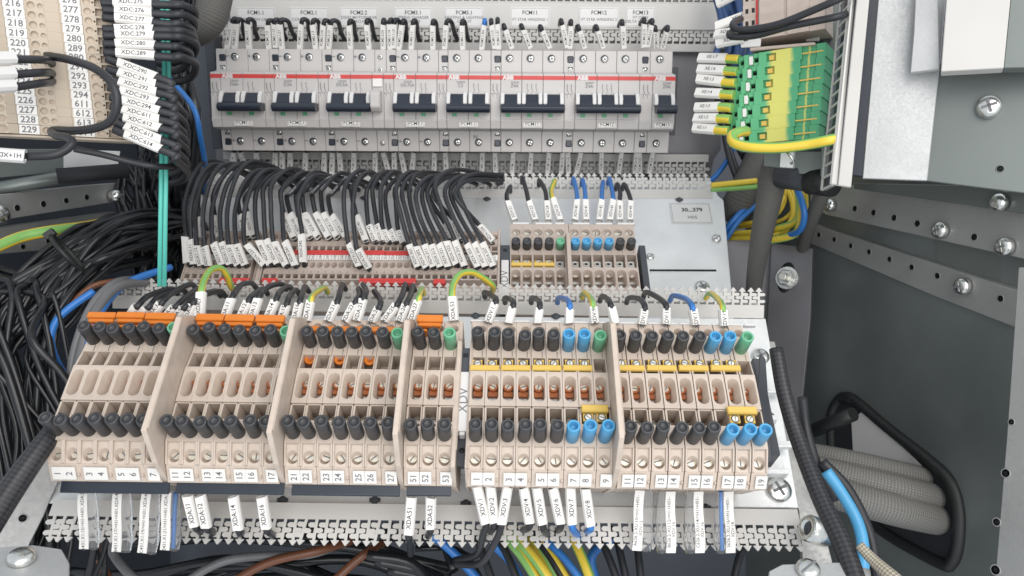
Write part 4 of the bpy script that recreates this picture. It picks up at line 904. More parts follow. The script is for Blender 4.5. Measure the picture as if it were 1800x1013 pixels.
# sleeves under the breakers
LOWS=[(412,410,'FCM1.1:14'),(424,434,'FCM1.1:22'),(452,452,'FCM1.1:2'),(485,484,'FCM1.1:4'),(497,497,'FCM2.1:14'),(511,511,'FCM2.1:22'),(538,537,'FCM2.1:2'),(571,570,'FCM2.1:4'),(585,584,'FCM2.2:12'),(597,600,'FCM2.2:22'),(623,622,'FCM2.2:2'),(660,660,'FCM2.2:4'),(674,684,'FCM2.2:23'),(693,694,'FCM3.1:14'),(705,712,'FCM3.1:22'),(728,724,'FCM3.1:2'),(764,763,'FCM3.1:4'),(783,785,'FCM5.1:14'),(815,813,'FCM5.1:2'),(848,847,'FCM5.1:4N'),(870,871,'FCM11:14'),(902,900,'FCM11:2'),(934,931,'FCM11:4'),(965,962,'FCM11:6'),(989,986,'FCM12:12'),(998,999,'FCM12:14'),(1021,1013,'FCM12:2'),(1057,1056,'FCM12:4'),(1092,1087,'FCM12:6'),(1118,1115,'FCM13:14'),(1123,1124,'FCM13:22'),(1147,1140,'FCM13:2')]
for i,(xt,xb,tx) in enumerate(LOWS):
    A=B.P(xt,268,26); Bp=B.P(xb,305,24); ax=(Bp-A).normalized()
    o=wire('marked_wire',[A-ax*3,Bp-ax*2,Bp+ax*3-B.n*2,Bp+ax*5-B.n*12],1.8,'k',n=4,label='wire with pale sleeve printed %s hanging under the circuit breakers'%tx,cat='wire',group='labelled wires under the circuit breakers'); sleeve(Bp,A,fB,4.8,o,tx,2.8)
# ================= left: numbered terminal tower
nX=Vector((.40,-1,-.16)).normalized()
X=Board(U(140,150,400),Vector((1,.40,0.02)),nX)
rowsR=[(0,'276'),(17,'277'),(34,'278'),(51,'279'),(68,'280'),(85,'289'),(101,'290'),(117.5,'291'),(134,'292'),(150.5,'293'),(167,'294'),(183,'611'),(199.5,'612'),(216,'613'),(233,'614')]
rowsL=[None,(5,'216'),(23,'217'),(42,'218'),(60,'219'),(78,'220'),(95,'221'),(112,'222'),(129,'223'),(146,'224'),(163,'225'),(180,'226'),(197,'227'),(213.5,'228'),(232,'229')]
import itertools
def tower(i):
    y,num=rowsR[i]; yl=rowsL[i][0] if rowsL[i] else y-12; nl=rowsL[i][1] if rowsL[i] else '215'
    xc=122+ y*28/233
    a0,b0=X.un(xc,y,0); al,bl=X.un(33+yl*32/232,yl,0)
    t=thing('terminal_block','cream two-level terminal of the left tower tagged %s and %s'%(nl,num),'terminal block',X.M(a0,b0),'cream terminals stacked in the left tower')
    h=2.46; mb=MB(); x1=20.2; x0=-62
    mb.block(-h,h,-5.0,x1-10,-46,-1.2,-1.2); 
    mb.block(-h,h,-5,-5+.01,-40,-1,-1)
    mb=MB(); TT=Matrix.Rotation(-math.pi/2,4,'Z') # y->x
    mb.T=Matrix(((0,1,0,0),(-1,0,0,0),(0,0,1,0),(0,0,0,1)))
    mb.block(-h,h,-5.5,5,-40,-.6,-.6)
    mb.block(-h,h,5,9.6,-40,-.2,-.2,(0,7.6,1.75,0,1.6),0)
    mb.block(-h,h,9.6,11.2,-40,-.2,-.2,(0,10.4,.5,0,2),0,1)
    mb.block(-h,-h+.6,11.2,16,-40,-.2,-.2); mb.block(h-.6,h,11.2,16,-40,-.2,-.2); mb.block(-h+.6,h-.6,11.2,16,-40,-3.6,-3.6)
    mb.block(-h,h,16,18.5,-40,-.2,-.2); mb.block(-h,h,18.5,22.5,-40,-8,-8)
    sh=bl-b0
    mb.block(-h,h,-12,-5.5,-40,1.2,-.5)
    mb.block(-h,h,-15.5,-12,-40,1.4,1.2,(0,-13.6,1.2,0,1.4),0)
    mb.block(-h,h,-19.5,-15.5,-40,1.6,1.4,(0,-17.6,1.75,0,1.8),0)
    mb.block(-h,h,-30,-19.5,-40,1.0,1.0); mb.block(-h,h,-34,-30,-40,4,2); mb.block(-h,h,-48,-34,-40,4,4,(0,-40,1.7,4,3),0)
    put('body',mb.mesh('body',['beige3','dark'],.15),t)
    for (xx,zz,n) in ((0,-.55,num),(-25.3,1.1,nl)):
        g=MB(); g.box(-4.6,4.6,-2.36,2.36,0,.6); q=put('marker_tag',g.mesh('marker_tag','white',.1),t,TR(xx,0,zz)); lettering(n,4.6,q,0,-.1,.64,0,'ink2',bold=.02)
for i in range(len(rowsR)): tower(i)
tag(put('end_plate',(lambda m:(m.box(-50,22,-1.2,0,-42,2),m.mesh('end_plate','beige3',.3))[1])(MB()),None,X.M(*X.un(150,242.5,0))),'cream end plate under the left terminal tower','end plate')
# labelled wires leaving the tower
sl=[((200,6),(268,8),'XDC:275'),((203,19),(268,24),'XDC:276'),((203,33),(269,40),'XDC:277'),((203,52),(270,53),'XDC:278'),((204,63),(272,64),'XDC:279'),((204,78),(273,81),'XDC:280'),((205,94),(273,99),'XDC:289'),((208,111),(274,136),'XDC:290'),((209,128),(275,149),'XDC:291'),((210,144),(276,163),'XDC:292'),((212,160),(277,180),'XDC:293'),((215,177),(281,196),'XDC:294'),((216,193),(281,211),'XDC:611'),((218,207),(282,226),'XDC:612'),((221,222),(284,247),'XDC:613'),((220,236),(283,263),'XDC:614')]
for i,(p,q,t) in enumerate(sl):
    Z0,Z1=398,402; A=U(*p,Z0); Bp=U(*q,Z1); ax=(Bp-A).normalized(); j=lambda s:R.uniform(-s,s)
    yq=q[1]; rx=340+j(6)-(abs(yq-60)*.02) if yq<110 else 322+j(8); ye=yq+ (24 if yq<110 else 40)
    pts=[A-ax*6,A,Bp-ax*2,Bp+ax*8,U(min(rx-20,320),yq+ (2 if yq<110 else 18),406),U(rx,yq+ (14 if yq<110 else 40),420+i),U(rx-10,ye+14,440+i),U(rx-44,ye+22,455+i),U(280,ye+24,470)]
    o=wire('marked_wire',pts,2.2,'k',n=6,label='black wire looping right from the left tower with white sleeve printed '+t,cat='wire',group='labelled wires leaving the left tower'); sleeve(A,Bp,Vector((.1,-1,.1)),4.9,o,t,3.1,up=False,th=2.6)
    # the print reads along the sleeve
for ch in [o for o in bpy.data.objects if o.name.startswith('marked_wire')][-len(sl):]:
    for s_ in ch.children:
        for l_ in s_.children:
            m=l_.matrix_basis.copy(); l_.matrix_basis=m@Matrix.Rotation(math.pi,4,'Z')
# wires crossing in front of the tower
wire('jumper_wire',[U(*p) for p in ((75,97,397),(95,100,388),(125,106,380),(165,120,372),(195,145,368),(206,180,368),(195,212,372),(165,226,378),(125,230,386),(92,230,394),(98,238,384),(118,242,376),(127,252,372),(112,266,370),(90,273,368),(48,275,366))],2.1,'k',n=8,label='thick black wire looping in front of the white number tags of the left tower')
wire('jumper_wire',[U(*p) for p in ((130,262,395),(180,272,400),(230,285,405),(275,293,410),(308,290,425),(310,270,440))],1.7,'k',label='thin black wire hanging under the left tower towards the teal straps')
for i,(y,t) in enumerate(((105,':76'),(128,':75'),(147,':74'))):
    o=wire('jumper_wire',[U(-30,y+2+i*4,345),U(0,y+2+i*3,350),U(28,y+i*3,360),U(70,y,372),U(86,y+2-i*2,385),U(92,y+8-i*6,395)],2.0,'k',label='short black wire before tags %s, pale sleeve at left picture edge'%('221 and 222','223','224')[i],group='short wires at the left picture edge'); sleeve(U(-40,y+2+i*4,342),U(24,y+i*3,356),Vector((0,-1,0)),6,o,'',3,m='paper')
o=wire('jumper_wire',[U(-30,268,360),U(0,270,362),U(48,276,366)],2.0,'k',label='wire with a long pale sleeve printed XDC:109 under the left tower'); sleeve(U(46,276,364),U(-40,270,358),Vector((0,-1,0)),6.5,o,'H1+XDC:109',3,m='paper')
# ================= left: beams, straps, cables
pb=plane3((0,340,470),(205,320,560),(0,385,470))
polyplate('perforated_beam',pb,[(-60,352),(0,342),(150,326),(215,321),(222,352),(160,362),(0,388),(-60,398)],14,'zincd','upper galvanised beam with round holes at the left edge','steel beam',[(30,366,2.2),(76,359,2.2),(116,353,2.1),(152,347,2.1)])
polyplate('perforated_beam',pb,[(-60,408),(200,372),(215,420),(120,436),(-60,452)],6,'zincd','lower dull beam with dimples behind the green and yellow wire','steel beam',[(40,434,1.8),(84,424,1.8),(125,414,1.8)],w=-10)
screw(pb,198,345,1,4.6,7,'round-head screw on the upper left perforated beam'); screw(pb,-2,378,1,6,4,'cross-head screw cut by the left picture edge')
pk=plane3((0,250,480),(230,250,540),(0,330,480))
polyplate('bracket_plate',pk,[(-60,262),(112,262),(112,303),(-60,318)],3,'frame','pale green painted bracket under the left tower','bracket'); 
polyplate('terminal_marker_plate',pk,[(112,262),(212,266),(208,292),(190,297),(112,300)],6,'paper','pale plastic part with black print under the left tower','terminal part')
mb=MB(); mb.tube([U(-40,338,470),U(110,312,500),U(200,302,530)],4.2,16); tag(put('support_bar',mb.mesh('support_bar','frame')),'rounded grey-green bar under the left terminal tower','support bar')
mb=MB(); mb.tube([U(100,310,485),U(226,300,505)],5.0,16); tag(put('support_bar',mb.mesh('support_bar','dark')),'black round bar end under the left terminal tower','support bar')
for i,(x,wd) in enumerate(((284.5,3.1),(293,3.1))):
    mb=MB(); mb.tube([U(x-1,-40,440),U(x+4,120,436),U(x-1,300,430),U(x-4,504,425)],wd*.5,4,phase=.78); tag(put('cable_strap',mb.mesh('cable_strap','teal')),'%s of the two teal straps hanging from top to the duct'%('left one' if i==0 else 'right one'),'strap','two teal straps')
o=wire('earth_wire',[U(*p) for p in ((-40,450,440),(0,432,450),(40,416,460),(90,406,470),(150,398,490),(205,388,510),(245,384,530))],3.4,'gy',label='thick green and yellow wire along the lower left beam',twist=.004)
mb=MB(); mb.lathe([(3,-2),(4.2,-1),(4.2,1),(3,2)],14,0); tag(put('cable_tie',mb.mesh('cable_tie','paper'),None,Matrix.Translation(U(212,389,508)*S)@Matrix.Rotation(math.pi/2,4,'Y')),'white cable tie on the green and yellow wire at left','cable tie')
def bundle(ctrl,n,spread,r,lab,col='k',group=None,name='loose_cable',seg=8,rs=.3,mt=None):
    for k in range(n):
        a=R.uniform(0,6.28); q=R.uniform(.2,1)**.5*spread; pts=[]
        for (x,y,z) in ctrl:
            a+=R.uniform(-.9,.9); p=U(x,y,z); pts.append(p+Vector((math.cos(a)*q,math.sin(a*1.3)*q*.7,math.sin(a)*q)))
        wire(name,pts,r*R.uniform(1-rs,1+rs),col,n=6,seg=seg,label=lab,group=group or lab,mt=mt)
bundle([(-150,680,430),(20,560,440),(80,500,455),(150,440,470),(220,405,500),(300,400,560)],22,17,2.1,'glossy black cable in the arching bundle left of the lower plate',mt=['cable'])
bundle([(20,1040,420),(60,880,430),(40,720,435),(50,600,440),(90,520,450),(180,440,480),(250,420,520)],16,16,2.1,'glossy black cable running down the lower left side',mt=['cable'])
bundle([(-170,480,440),(0,530,440),(20,560,430),(60,700,425),(130,880,430),(140,1040,440)],10,24,1.9,'loose black cable crossing the dark left corner',mt=['cable'])
bundle([(300,250,600),(290,320,580),(300,380,560),(310,450,550),(280,520,560)],16,20,2.6,'dark cable in the vertical bundle behind the teal straps',mt=['cable'])
bundle([(225,310,560),(240,360,560),(265,420,560),(285,520,570)],16,16,1.9,'dark cable in the thin fanned bundle under the left tower',mt=['cable'])
bundle([(310,-40,560),(315,60,560),(312,160,540),(308,260,560),(300,360,580)],14,15,2.8,'black cable in the bundle between left tower and breakers',mt=['cable'])
wire('loose_cable',[U(*p) for p in ((300,140,520),(340,190,510),(352,240,520),(362,300,560),(358,340,590))],1.8,'b',label='blue wire beside the left end of the circuit breakers')
wire('loose_cable',[U(*p) for p in ((138,740,430),(150,640,430),(170,560,440),(220,500,470),(300,470,500))],2.4,mt=['bwire'],label='blue wire tucked along the left edge of the lower plate')
wire('loose_cable',[U(*p) for p in ((128,760,430),(140,640,430),(165,555,440),(205,505,460),(260,495,490))],3.0,'g',label='grey wire curving along the left edge of the lower plate')
wire('loose_cable',[U(*p) for p in ((118,720,432),(130,620,432),(160,540,444),(200,498,460),(240,490,490))],2.3,'g',label='thinner grey wire curving left of the lower plate')
wire('loose_cable',[U(*p) for p in ((60,610,450),(110,550,452),(160,505,458),(215,492,470))],1.8,'br',label='brown wire left of the upper wiring duct of the lower plate')
wire('loose_cable',[U(*p) for p in ((150,700,470),(108,650,448),(90,605,440),(96,570,440),(118,545,444),(165,512,452))],2.2,'b',label='short blue bend at the left among the black cables')
for (x,y,z,s) in ((118,445,445,1.0),(238,420,505,.8)):
    mb=MB(); mb.tube([Vector((12.5*s*math.cos(q),12.5*s*math.sin(q),0)) for q in [k*math.pi/12 for k in range(25)]],1.4,6,caps=False); mb.box(-3,3,12*s,16*s,-3,3)
    tag(put('cable_tie',mb.mesh('cable_tie','rubber',.2),None,Matrix.Translation(U(x,y,z)*S)@Vector((.72,.25,.62)).to_track_quat('Z','Y').to_matrix().to_4x4()),'%s black cable tie round the left cable bundle'%('big' if s==1 else 'smaller far'),'cable tie')
# braided sleeve at the upper left
def sleeving(pts,r,lab,m='sbraid',uvs=1.0,flat=1.0,name='braided_sleeve'):
    mb=MB(); P=spline([U(*p) for p in pts],7); n=len(P); rr=[r[0]+(r[1]-r[0])*i/(n-1) for i in range(n)] if isinstance(r,tuple) else r
    mb.tube(P,rr,28,0,uvs=uvs,flat=flat); return tag(put(name,mb.mesh(name,m)),lab,'cable sleeve')
sleeving([(382,-70,560),(378,-10,560),(366,38,560),(335,60,575),(300,50,600)],(14,9),'grey braided sleeving curving at the top left of the breakers')
# ================= bottom left corner
q=plane3((90,770,400),(0,960,370),(150,860,400))
polyplate('side_arm',plane3((100,770,420),(-40,990,395),(150,860,425)),[(96,762),(110,830),(88,880),(78,905),(-20,1100),(-80,1040),(-10,900)],3,'zincd','sloping galvanised side arm left of the lower plate','bracket',[(40,911,2.2)])
sleeving([(112,735,385),(70,790,372),(20,860,360),(-40,950,345)],(4.6,6.8),'black ribbed tube sloping down at the lower left','bbraid',1.6,name='braided_tube')
bq=plane3((0,960,330),(100,960,335),(40,1010,316))
polyplate('corner_bracket',bq,[(-60,965),(60,958),(108,965),(122,990),(118,1060),(-60,1070)],6,'zincp','rounded galvanised corner bracket at the bottom left','bracket')
t=screw(bq,38,984,.2,5.6,3.6,'large round bolt on the bottom left bracket','dome'); 
# cables below the bottom duct
bundle([(180,1000,520),(300,985,520),(450,965,520),(600,985,520),(760,1040,520)],10,22,3.0,'dark cable lying in the shade below the bottom duct',mt=['cable'])
bundle([(700,960,480),(780,985,480),(830,1030,470)],8,18,2.6,'black cable hanging below the middle of the bottom duct',mt=['cable'])
for i,(p,col,nm) in enumerate(((((380,1040,470),(470,990,475),(560,968,480),(620,950,500)),'br','longer brown wire crossing below terminals 21 to 25'),(((560,1050,470),(610,1000,475),(650,968,480),(690,945,500)),'br','brown wire crossing below terminal 27'),(((300,1040,470),(400,985,478),(540,975,482),(600,955,500)),'g','grey wire crossing below terminal 17'),(((170,935,470),(175,980,470),(200,1040,460)),'br','brown wire dropping at the lower left'),(((195,935,465),(200,975,465),(240,1020,460),(300,1050,460)),'g','grey wire dropping at the lower left'),
(((760,940,470),(800,975,470),(850,1030,465)),'b','blue wire dropping below terminal 53'),(((1060,1050,470),(1040,980,470),(1085,940,480)),'b','dark blue wire dropping right of the yellow wires'),(((870,960,460),(895,985,460),(925,1040,455)),'b','blue wire left of the green and yellow group'))):
    wire('loose_cable',[U(*q) for q in p],2.8,col,label=nm)
for i,(x0,x1,col,z) in enumerate(((898,952,'gy',440),(914,974,'gy',436),(938,985,'gy',446),(952,1005,'y',444),(963,1030,'b',440),(945,998,'k',444),(1010,1044,'gy',438),(1058,1090,'k',446),(1085,1105,'k',450),(1120,1130,'k',450),(880,915,'k',450),(840,870,'k',452),(1310,1290,'k',450))):
    pts=[U(x0-10,930,z+22),U(x0,952,z+8),U((x0+x1)/2-2,985,z),U(x1,1035,z-8),U(x1+14,1080,z-14)]
    nm={'gy':'green and yellow','y':'yellow','b':'blue','k':'black'}[col]
    wire('loose_cable',pts,3.0 if col=='gy' else 2.3,col if col!='y' else 'gy',mt=['yw'] if col=='y' else None,label='%s cable number %d from the left in the fan below the bottom duct'%(nm,sorted([898,914,938,952,963,945,1010,1058,1085,1120,880,840,1310]).index(x0)+1) if False else '%s cable leaving the bottom duct %s'%(nm,{898:'at the left of the coloured fan',914:'second in the coloured fan',938:'third in the coloured fan',952:'between green and blue cables',963:'under the XDV:6 sleeve',945:'squeezed beside the yellow cable',1010:'under the XDV:7 sleeve',1058:'just right of the coloured fan',1085:'under the duct near terminal 12',1120:'under the clear tag of terminal 12',880:'under the XDV:4 sleeve',840:'under the XDV:1 sleeve',1310:'near its right end'}[x0]),group='cables leaving the bottom duct',twist=.006)
# ================= right: green and yellow terminals and what surrounds them
nY=Vector((-.62,-1,-.10)).normalized()
Y=Board(U(1370,165,470),Vector((1,-.62,0)),nY)
lbl=['XE:1:7','XE:1:6','XE:1:5','XE:1:4','XE:1:3','XE:1:2','XE:1:1']
ya=[(104,103),(125,123),(145,140),(166,164),(189,190),(209,209),(229,226)]
pt=Y.un(1370,165,0)
def earth_terminal(i):
    yc=92.5+i*23.2+6; yr=yc
    a,b=Y.un(1372-i*1.6,yc,0); hgt=4.02
    t=thing('earth_terminal','green and yellow marbled terminal wired to sleeve %s'%lbl[i],'terminal block',Y.M(a,b),'green and yellow terminals stacked at the right')
    x0=Y.un(1296-i*3,yc,0)[0]-a; x1=Y.un(1452-i*2.2,yc,0)[0]-a
    mb=MB(); mb.T=Matrix(((0,1,0,0),(-1,0,0,0),(0,0,1,0),(0,0,0,1)))
    w=hgt; W_=x1-x0; f=lambda q:x0+W_*q
    mb.block(-w,w,f(.0),f(.075),-30,-4,-3,(0,f(.04),1.6,0,3),0,1)
    mb.block(-w,w,f(.075),f(.13),-30,-1,-1); mb.block(-w,w,f(.13),f(.19),-30,-2.6,-2.6,(0,f(.16),1.5,0,5),0,1)
    mb.block(-w,w,f(.19),f(.25),-30,-1.2,-1.2,(0,f(.22),1.5,1.0,5),0,1); mb.block(-w,w,f(.25),f(.34),-30,0,0)
    mb.block(-w,-w+1.6,f(.34),f(.45),-30,0,0); mb.block(w-1.6,w,f(.34),f(.45),-30,0,0); mb.block(-w+1.6,w-1.6,f(.34),f(.45),-30,-2.6,-2.6)
    mb.block(-w,w,f(.45),f(.74),-30,0,0); mb.block(-w,w,f(.74),f(.90),-30,-2.2,-2.2); mb.block(-w,w,f(.90),f(1),-30,-.8,-.8)
    put('body',mb.mesh('body',['marble','dark'],.25),t)
    g=MB(); g.box(f(.365),f(.425),-1.5,1.5,-2.6,-.9); put('clamp_insert',g.mesh('clamp_insert','yel',.2),t)
    g=MB(); g.box(f(.135),f(.18),-2.6,2.6,-2.6,-.4); put('marker_tag',g.mesh('marker_tag','white',.2),t)
    g=MB(); g.prism([(f(.70),-1.6),(f(.93),-1.2),(f(.93),-.5),(f(.70),-.7)],-2.2,-1.9,'z'); 
    g=MB(); g.box(f(.71),f(.97),-1.0,-.2,-1.2,-.55); put('yellow_edge',g.mesh('yellow_edge','yel',.1),t)
    # wire and sleeve to the left
    y_s=ya[i][0]; y_e=ya[i][1]; xs=1284-i*3.2; xe=1230-i*1.5
    A=U(xs+ -6,y_s,492); Bp=U(xe,y_e,505); ax=(Bp-A).normalized()
    o=wire('marked_wire',[U(xs+16,y_s+1,486),A-ax*4,A+ax*3,Bp-ax*3],3.0,'gy',n=6,label='green and yellow wire with white sleeve printed %s'%lbl[i],group='green and yellow wires of the earth terminals'); s_=sleeve(A,Bp,Vector((-.3,-1,.1)),6.6,o,'',3,th=3.0)
    lettering(lbl[i],3.0,s_,0,9.5,3.06,-math.pi/2,bold=.01)
for i in range(7): earth_terminal(i)
polyplate('end_plate',Y,[(1318,84),(1432,74),(1434,79),(1318,90)],20,'beige2','pale beige end plate on top of the green and yellow terminals','end plate',w=.8)
for i in range(5):
    y0=68-i*22; a,b=Y.un(1340,y0-11,0); t=thing('terminal_block','pink-beige terminal above the green ones, %s from the bottom'%['first','second','third','fourth','fifth'][i],'terminal block',Y.M(a,b),'pink-beige terminals at the upper right')
    x0=Y.un(1304,y0,0)[0]-a; x1=Y.un(1450,y0,0)[0]-a; yb=-3.9; mb=MB(); f=lambda q:x0+(x1-x0)*q; dy= 6 if i==0 else 0
    yt=3.9
    mb.box(f(0),f(.22),yb,yt,-30,-3); mb.box(f(.22),f(.52),yb+.05,yt-.05,-30,0); mb.box(f(.52),f(.56),yb+.05,yt-.05,-30,-1.2); mb.box(f(.56),f(.82),yb+.05,yt-.05,-30,0); mb.box(f(.82),f(1),yb+.05,yt-.05,-30,-1.4); mb.box(f(.03),f(.07),-1.5,1.5,-3,-2.9,1); mb.box(f(.11),f(.15),-1.5,1.5,-3,-2.9,1)
    put('body',mb.mesh('body',['beige2','dark'],.15),t)
    g=MB(); g.box(f(.165),f(.19),yb+.3,yt-.3,-3,-2.4); put('red_link',g.mesh('red_link','red'),t)
# labelled sleeves XDH
for i,(p,q,t,c) in enumerate((((1338,18,480),(1258,48,492),'XDH:3',[(1300,52,470),(1286,40,466),(1300,30,462)]),((1300,56,478),(1258,62,490),'XDH:2',None),((1310,68,478),(1260,78,490),'XDH:1',None),((1300,-12,480),(1262,8,492),'XDH:4',None))):
    A=U(*p); Bp=U(*q); o=wire('marked_wire',[A+(A-Bp)*.1,A,Bp+(A-Bp)*.1],1.6,'k',n=4,label='short black wire with tilted white sleeve printed %s above the green terminals'%t,group='tilted XDH sleeves'); s_=sleeve(A,Bp,Vector((-.2,-1,.2)),6.2,o,t,3.2,th=2.4)
    for l_ in s_.children: l_.matrix_basis=l_.matrix_basis@Matrix.Rotation(math.pi,4,'Z')
wire('loose_cable',[U(*p) for p in ((1302,34,468),(1292,38,460),(1288,46,455),(1298,52,452),(1325,51,446),(1370,42,436),(1430,18,424),(1480,-4,415),(1520,-24,418))],2.1,'k',label='upper black cable sweeping across the pink-beige terminals to the grey duct')
wire('loose_cable',[U(*p) for p in ((1290,54,470),(1282,60,462),(1290,65,456),(1330,62,448),(1390,46,436),(1440,36,428),(1478,28,424),(1496,22,440))],2.1,'k',label='lower black cable sweeping across the pink-beige terminals to the grey duct')
wire('earth_wire',[U(*p) for p in ((1312,231,470),(1298,233,462),(1287,240,458),(1292,252,452),(1320,259,446),(1370,260,440),(1420,254,434),(1466,245,428),(1486,240,446))],3.2,'gy',label='green and yellow wire curving under the stacked green terminals into the duct',twist=.001)
# dark rail box behind / below the green terminals
yb=Board(Y.O-Y.n*30,Y.u,Y.n)
polyplate('back_plate',yb,[(1330,60),(1462,52),(1448,268),(1300,268)],3,'dgrey','dark plate behind the green and yellow terminals','mounting plate')
polyplate('bracket_plate',yb,[(1342,262),(1452,262),(1448,310),(1405,306),(1402,296),(1372,296),(1342,292)],4,'frame','small grey bracket with a hook under the green terminals','bracket')
polyplate('rail_end',yb,[(1372,266),(1396,266),(1394,296),(1370,294)],6,'zinc','bright rail end under the green terminals','mounting rail',w=5)
mb=MB(); mb.tube([U(1384,268,470),U(1390,276,466),U(1396,284,468),U(1390,288,470)],.9,8); tag(put('wire_hook',mb.mesh('wire_hook','steel')),'tiny bright hook under the green terminals','hook')
mb=MB(); mb.box(-1,18,-6,6,0,1); 
polyplate('label_frame',yb,[(1416,58),(1440,57),(1440,72),(1416,73)],1.5,'paper','small bright label frame between beige and green terminals','label',w=8)
polyplate('label_frame',yb,[(1300,68),(1338,65),(1336,82),(1302,84)],1.5,'paper','pale label holder printed XDH above the green terminals','label',w=30)
tb=MB(); tb.tube([U(1372,312,520),U(1425,318,500),U(1440,320,495)],7.5,16); tag(put('rubber_tube',tb.mesh('rubber_tube','dgrey')),'dark grey round tube under the green terminals','tube')
tb=MB(); tb.tube([U(1424,318,500),U(1466,322,485)],9.0,16,0); put('rubber_cap',tb.mesh('rubber_cap','rubber'),bpy.data.objects['rubber_tube'])
# grey vertical duct
dv=plane3((1485,0,430),(1530,0,440),(1465,320,430))
D0=plane3((1530,20,432),(1478,20,424),(1468,300,424))
face=[(1532,-60),(1520,60),(1506,326),(1463,326),(1484,-60)]
# front cover
polyplate('wiring_duct',D0,[(1501,-60),(1535,-60),(1497,330),(1463,324)],2.5,'grey','tall light grey vertical wiring duct at the right of the green terminals','wiring duct',bevel=.5)
# ladder side wall
sd=plane3((1480,20,426),(1462,20,452),(1462,300,426))
def ladder():
    A=U(1500,-40,424); Bq=U(1463,324,424); back=U(1470,-40,458)-U(1500,-40,424)
    mb=MB(); v=Bq-A; n=17
    M,Ln=frame_from(A,Bq,Vector((-1,.12,0))); bk=-9
    inv=M.to_3x3().inverted(); bd=(inv@back)
    sx=1 if bd.x>0 else -1; W_=abs(bd.x)
    W_=24
    x0,x1=(0,W_) if sx>0 else (-W_,0)
    mb.box(x0,x0+1.3,0,Ln,-1,0); mb.box(x1-2.2,x1,0,Ln,-1,0)
    for k in range(n+1):
        y=Ln*k/n; mb.box(x0+1.3,x1-2.2,y-.7,y+.7,-1,-.1)
    mb.box(x0,x1,0,Ln,-3.5,-3,1)
    tag(put('slotted_wall',mb.mesh('slotted_wall',['grey','dgrey'],.15),None,M),'ladder-like slotted side wall of the vertical duct at the right','wiring duct')
ladder()
polyplate('frame_post',plane3((1465,0,480),(1440,300,480),(1500,0,475)),[(1452,-60),(1478,-60),(1455,310),(1442,310)],3,'frame','grey-green post behind the ladder-like duct wall','post')
pz=plane3((1530,0,440),(1660,0,425),(1520,310,440))
polyplate('infill_strip',pz,[(1532,-60),(1556,-60),(1530,312),(1496,308)],4,'strip','near-black seal strip beside the vertical duct','infill',w=-1)  # near-black strip filling the gap between duct and panel
polyplate('door_panel',pz,[(1549,-60),(1668,-60),(1652,120),(1630,318),(1516,314)],3,'zincp','bright spangled galvanised panel at the upper right','cabinet panel',w=0)
polyplate('door_panel',plane3((1655,120,425),(1800,120,405),(1635,318,425)),[(1650,110),(1900,100),(1900,352),(1628,318)],3,'frame','dull grey-green panel at the right with a round screw','cabinet panel',[(1758,297,1.9)],w=-4)
bp=plane3((1655,120,410),(1800,120,392),(1655,0,410))
polyplate('cable_channel',bp,[(1612,-60),(1648,-60),(1652,122),(1600,128),(1606,60)],4,'zincp','folded metal edge left of the off-white channel at the top right','cable channel',w=-4)
polyplate('cable_channel',bp,[(1668,-60),(1782,-60),(1764,120),(1654,126)],10,'grey','off-white cable channel hanging at the top right of the view','cable channel',w=5)
polyplate('cable_channel',bp,[(1782,-60),(1900,-60),(1900,118),(1764,120)],10,'frame','grey-green flank of the cable channel in the top right corner','cable channel',w=2)
pq=plane3((1655,120,425),(1800,120,405),(1635,318,425)); t=screw(pq,1738,190,-4,6.4,6,'round cross-head screw on the dull panel at right'); 
# ================= right wall, beams
wl=plane3((1400,430,620),(1790,600,430),(1400,900,620))
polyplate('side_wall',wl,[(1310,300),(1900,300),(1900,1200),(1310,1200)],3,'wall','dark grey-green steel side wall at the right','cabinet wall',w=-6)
ub=plane3((1440,345,585),(1800,400,425),(1440,375,585))
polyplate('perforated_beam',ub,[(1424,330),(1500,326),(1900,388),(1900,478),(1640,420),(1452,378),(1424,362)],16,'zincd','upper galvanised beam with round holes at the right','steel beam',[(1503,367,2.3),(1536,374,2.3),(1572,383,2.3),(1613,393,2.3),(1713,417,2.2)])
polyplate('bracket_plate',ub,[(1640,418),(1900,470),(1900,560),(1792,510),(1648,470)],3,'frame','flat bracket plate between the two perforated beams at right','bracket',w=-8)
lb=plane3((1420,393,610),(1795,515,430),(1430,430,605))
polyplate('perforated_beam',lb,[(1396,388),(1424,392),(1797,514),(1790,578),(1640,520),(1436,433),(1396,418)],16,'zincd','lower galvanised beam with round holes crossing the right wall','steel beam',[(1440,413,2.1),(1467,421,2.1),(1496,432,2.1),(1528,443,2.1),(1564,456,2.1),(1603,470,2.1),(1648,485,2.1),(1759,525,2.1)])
for (x,y,bd,nm) in ((1462,361,ub,'left end of the upper right beam'),(1656,405,ub,'middle of the upper right beam'),(1770,434,ub,'upper right beam near the picture edge'),(1696,503,lb,'lower right beam')):
    screw(bd,x,y,.5,5.4 if x>1600 else 4.8,5,'round cross-head screw on the '+nm)
polyplate('beam_flange',ub,[(1500,322),(1900,330),(1900,392),(1710,362),(1500,332)],4,'frame','bent flange above the upper right beam','steel beam',w=8)
screw(ub,1760,356,9,5,5,'flat bolt lying on the flange at the far right','dome')
polyplate('post_plate',plane3((1360,430,610),(1428,440,590),(1350,700,600)),[(1356,428),(1428,437),(1424,560),(1408,720),(1396,900),(1330,900)],4,'wallp','purple-grey vertical plate with a nut at the right of the terminals','mounting plate')
polyplate('post_plate',plane3((1280,420,640),(1358,425,630),(1280,600,640)),[(1270,420),(1358,425),(1350,700),(1280,690)],4,'wallp','blue-grey recessed plate right of the middle plate','mounting plate')
pp=plane3((1360,430,610),(1428,440,590),(1350,700,600))
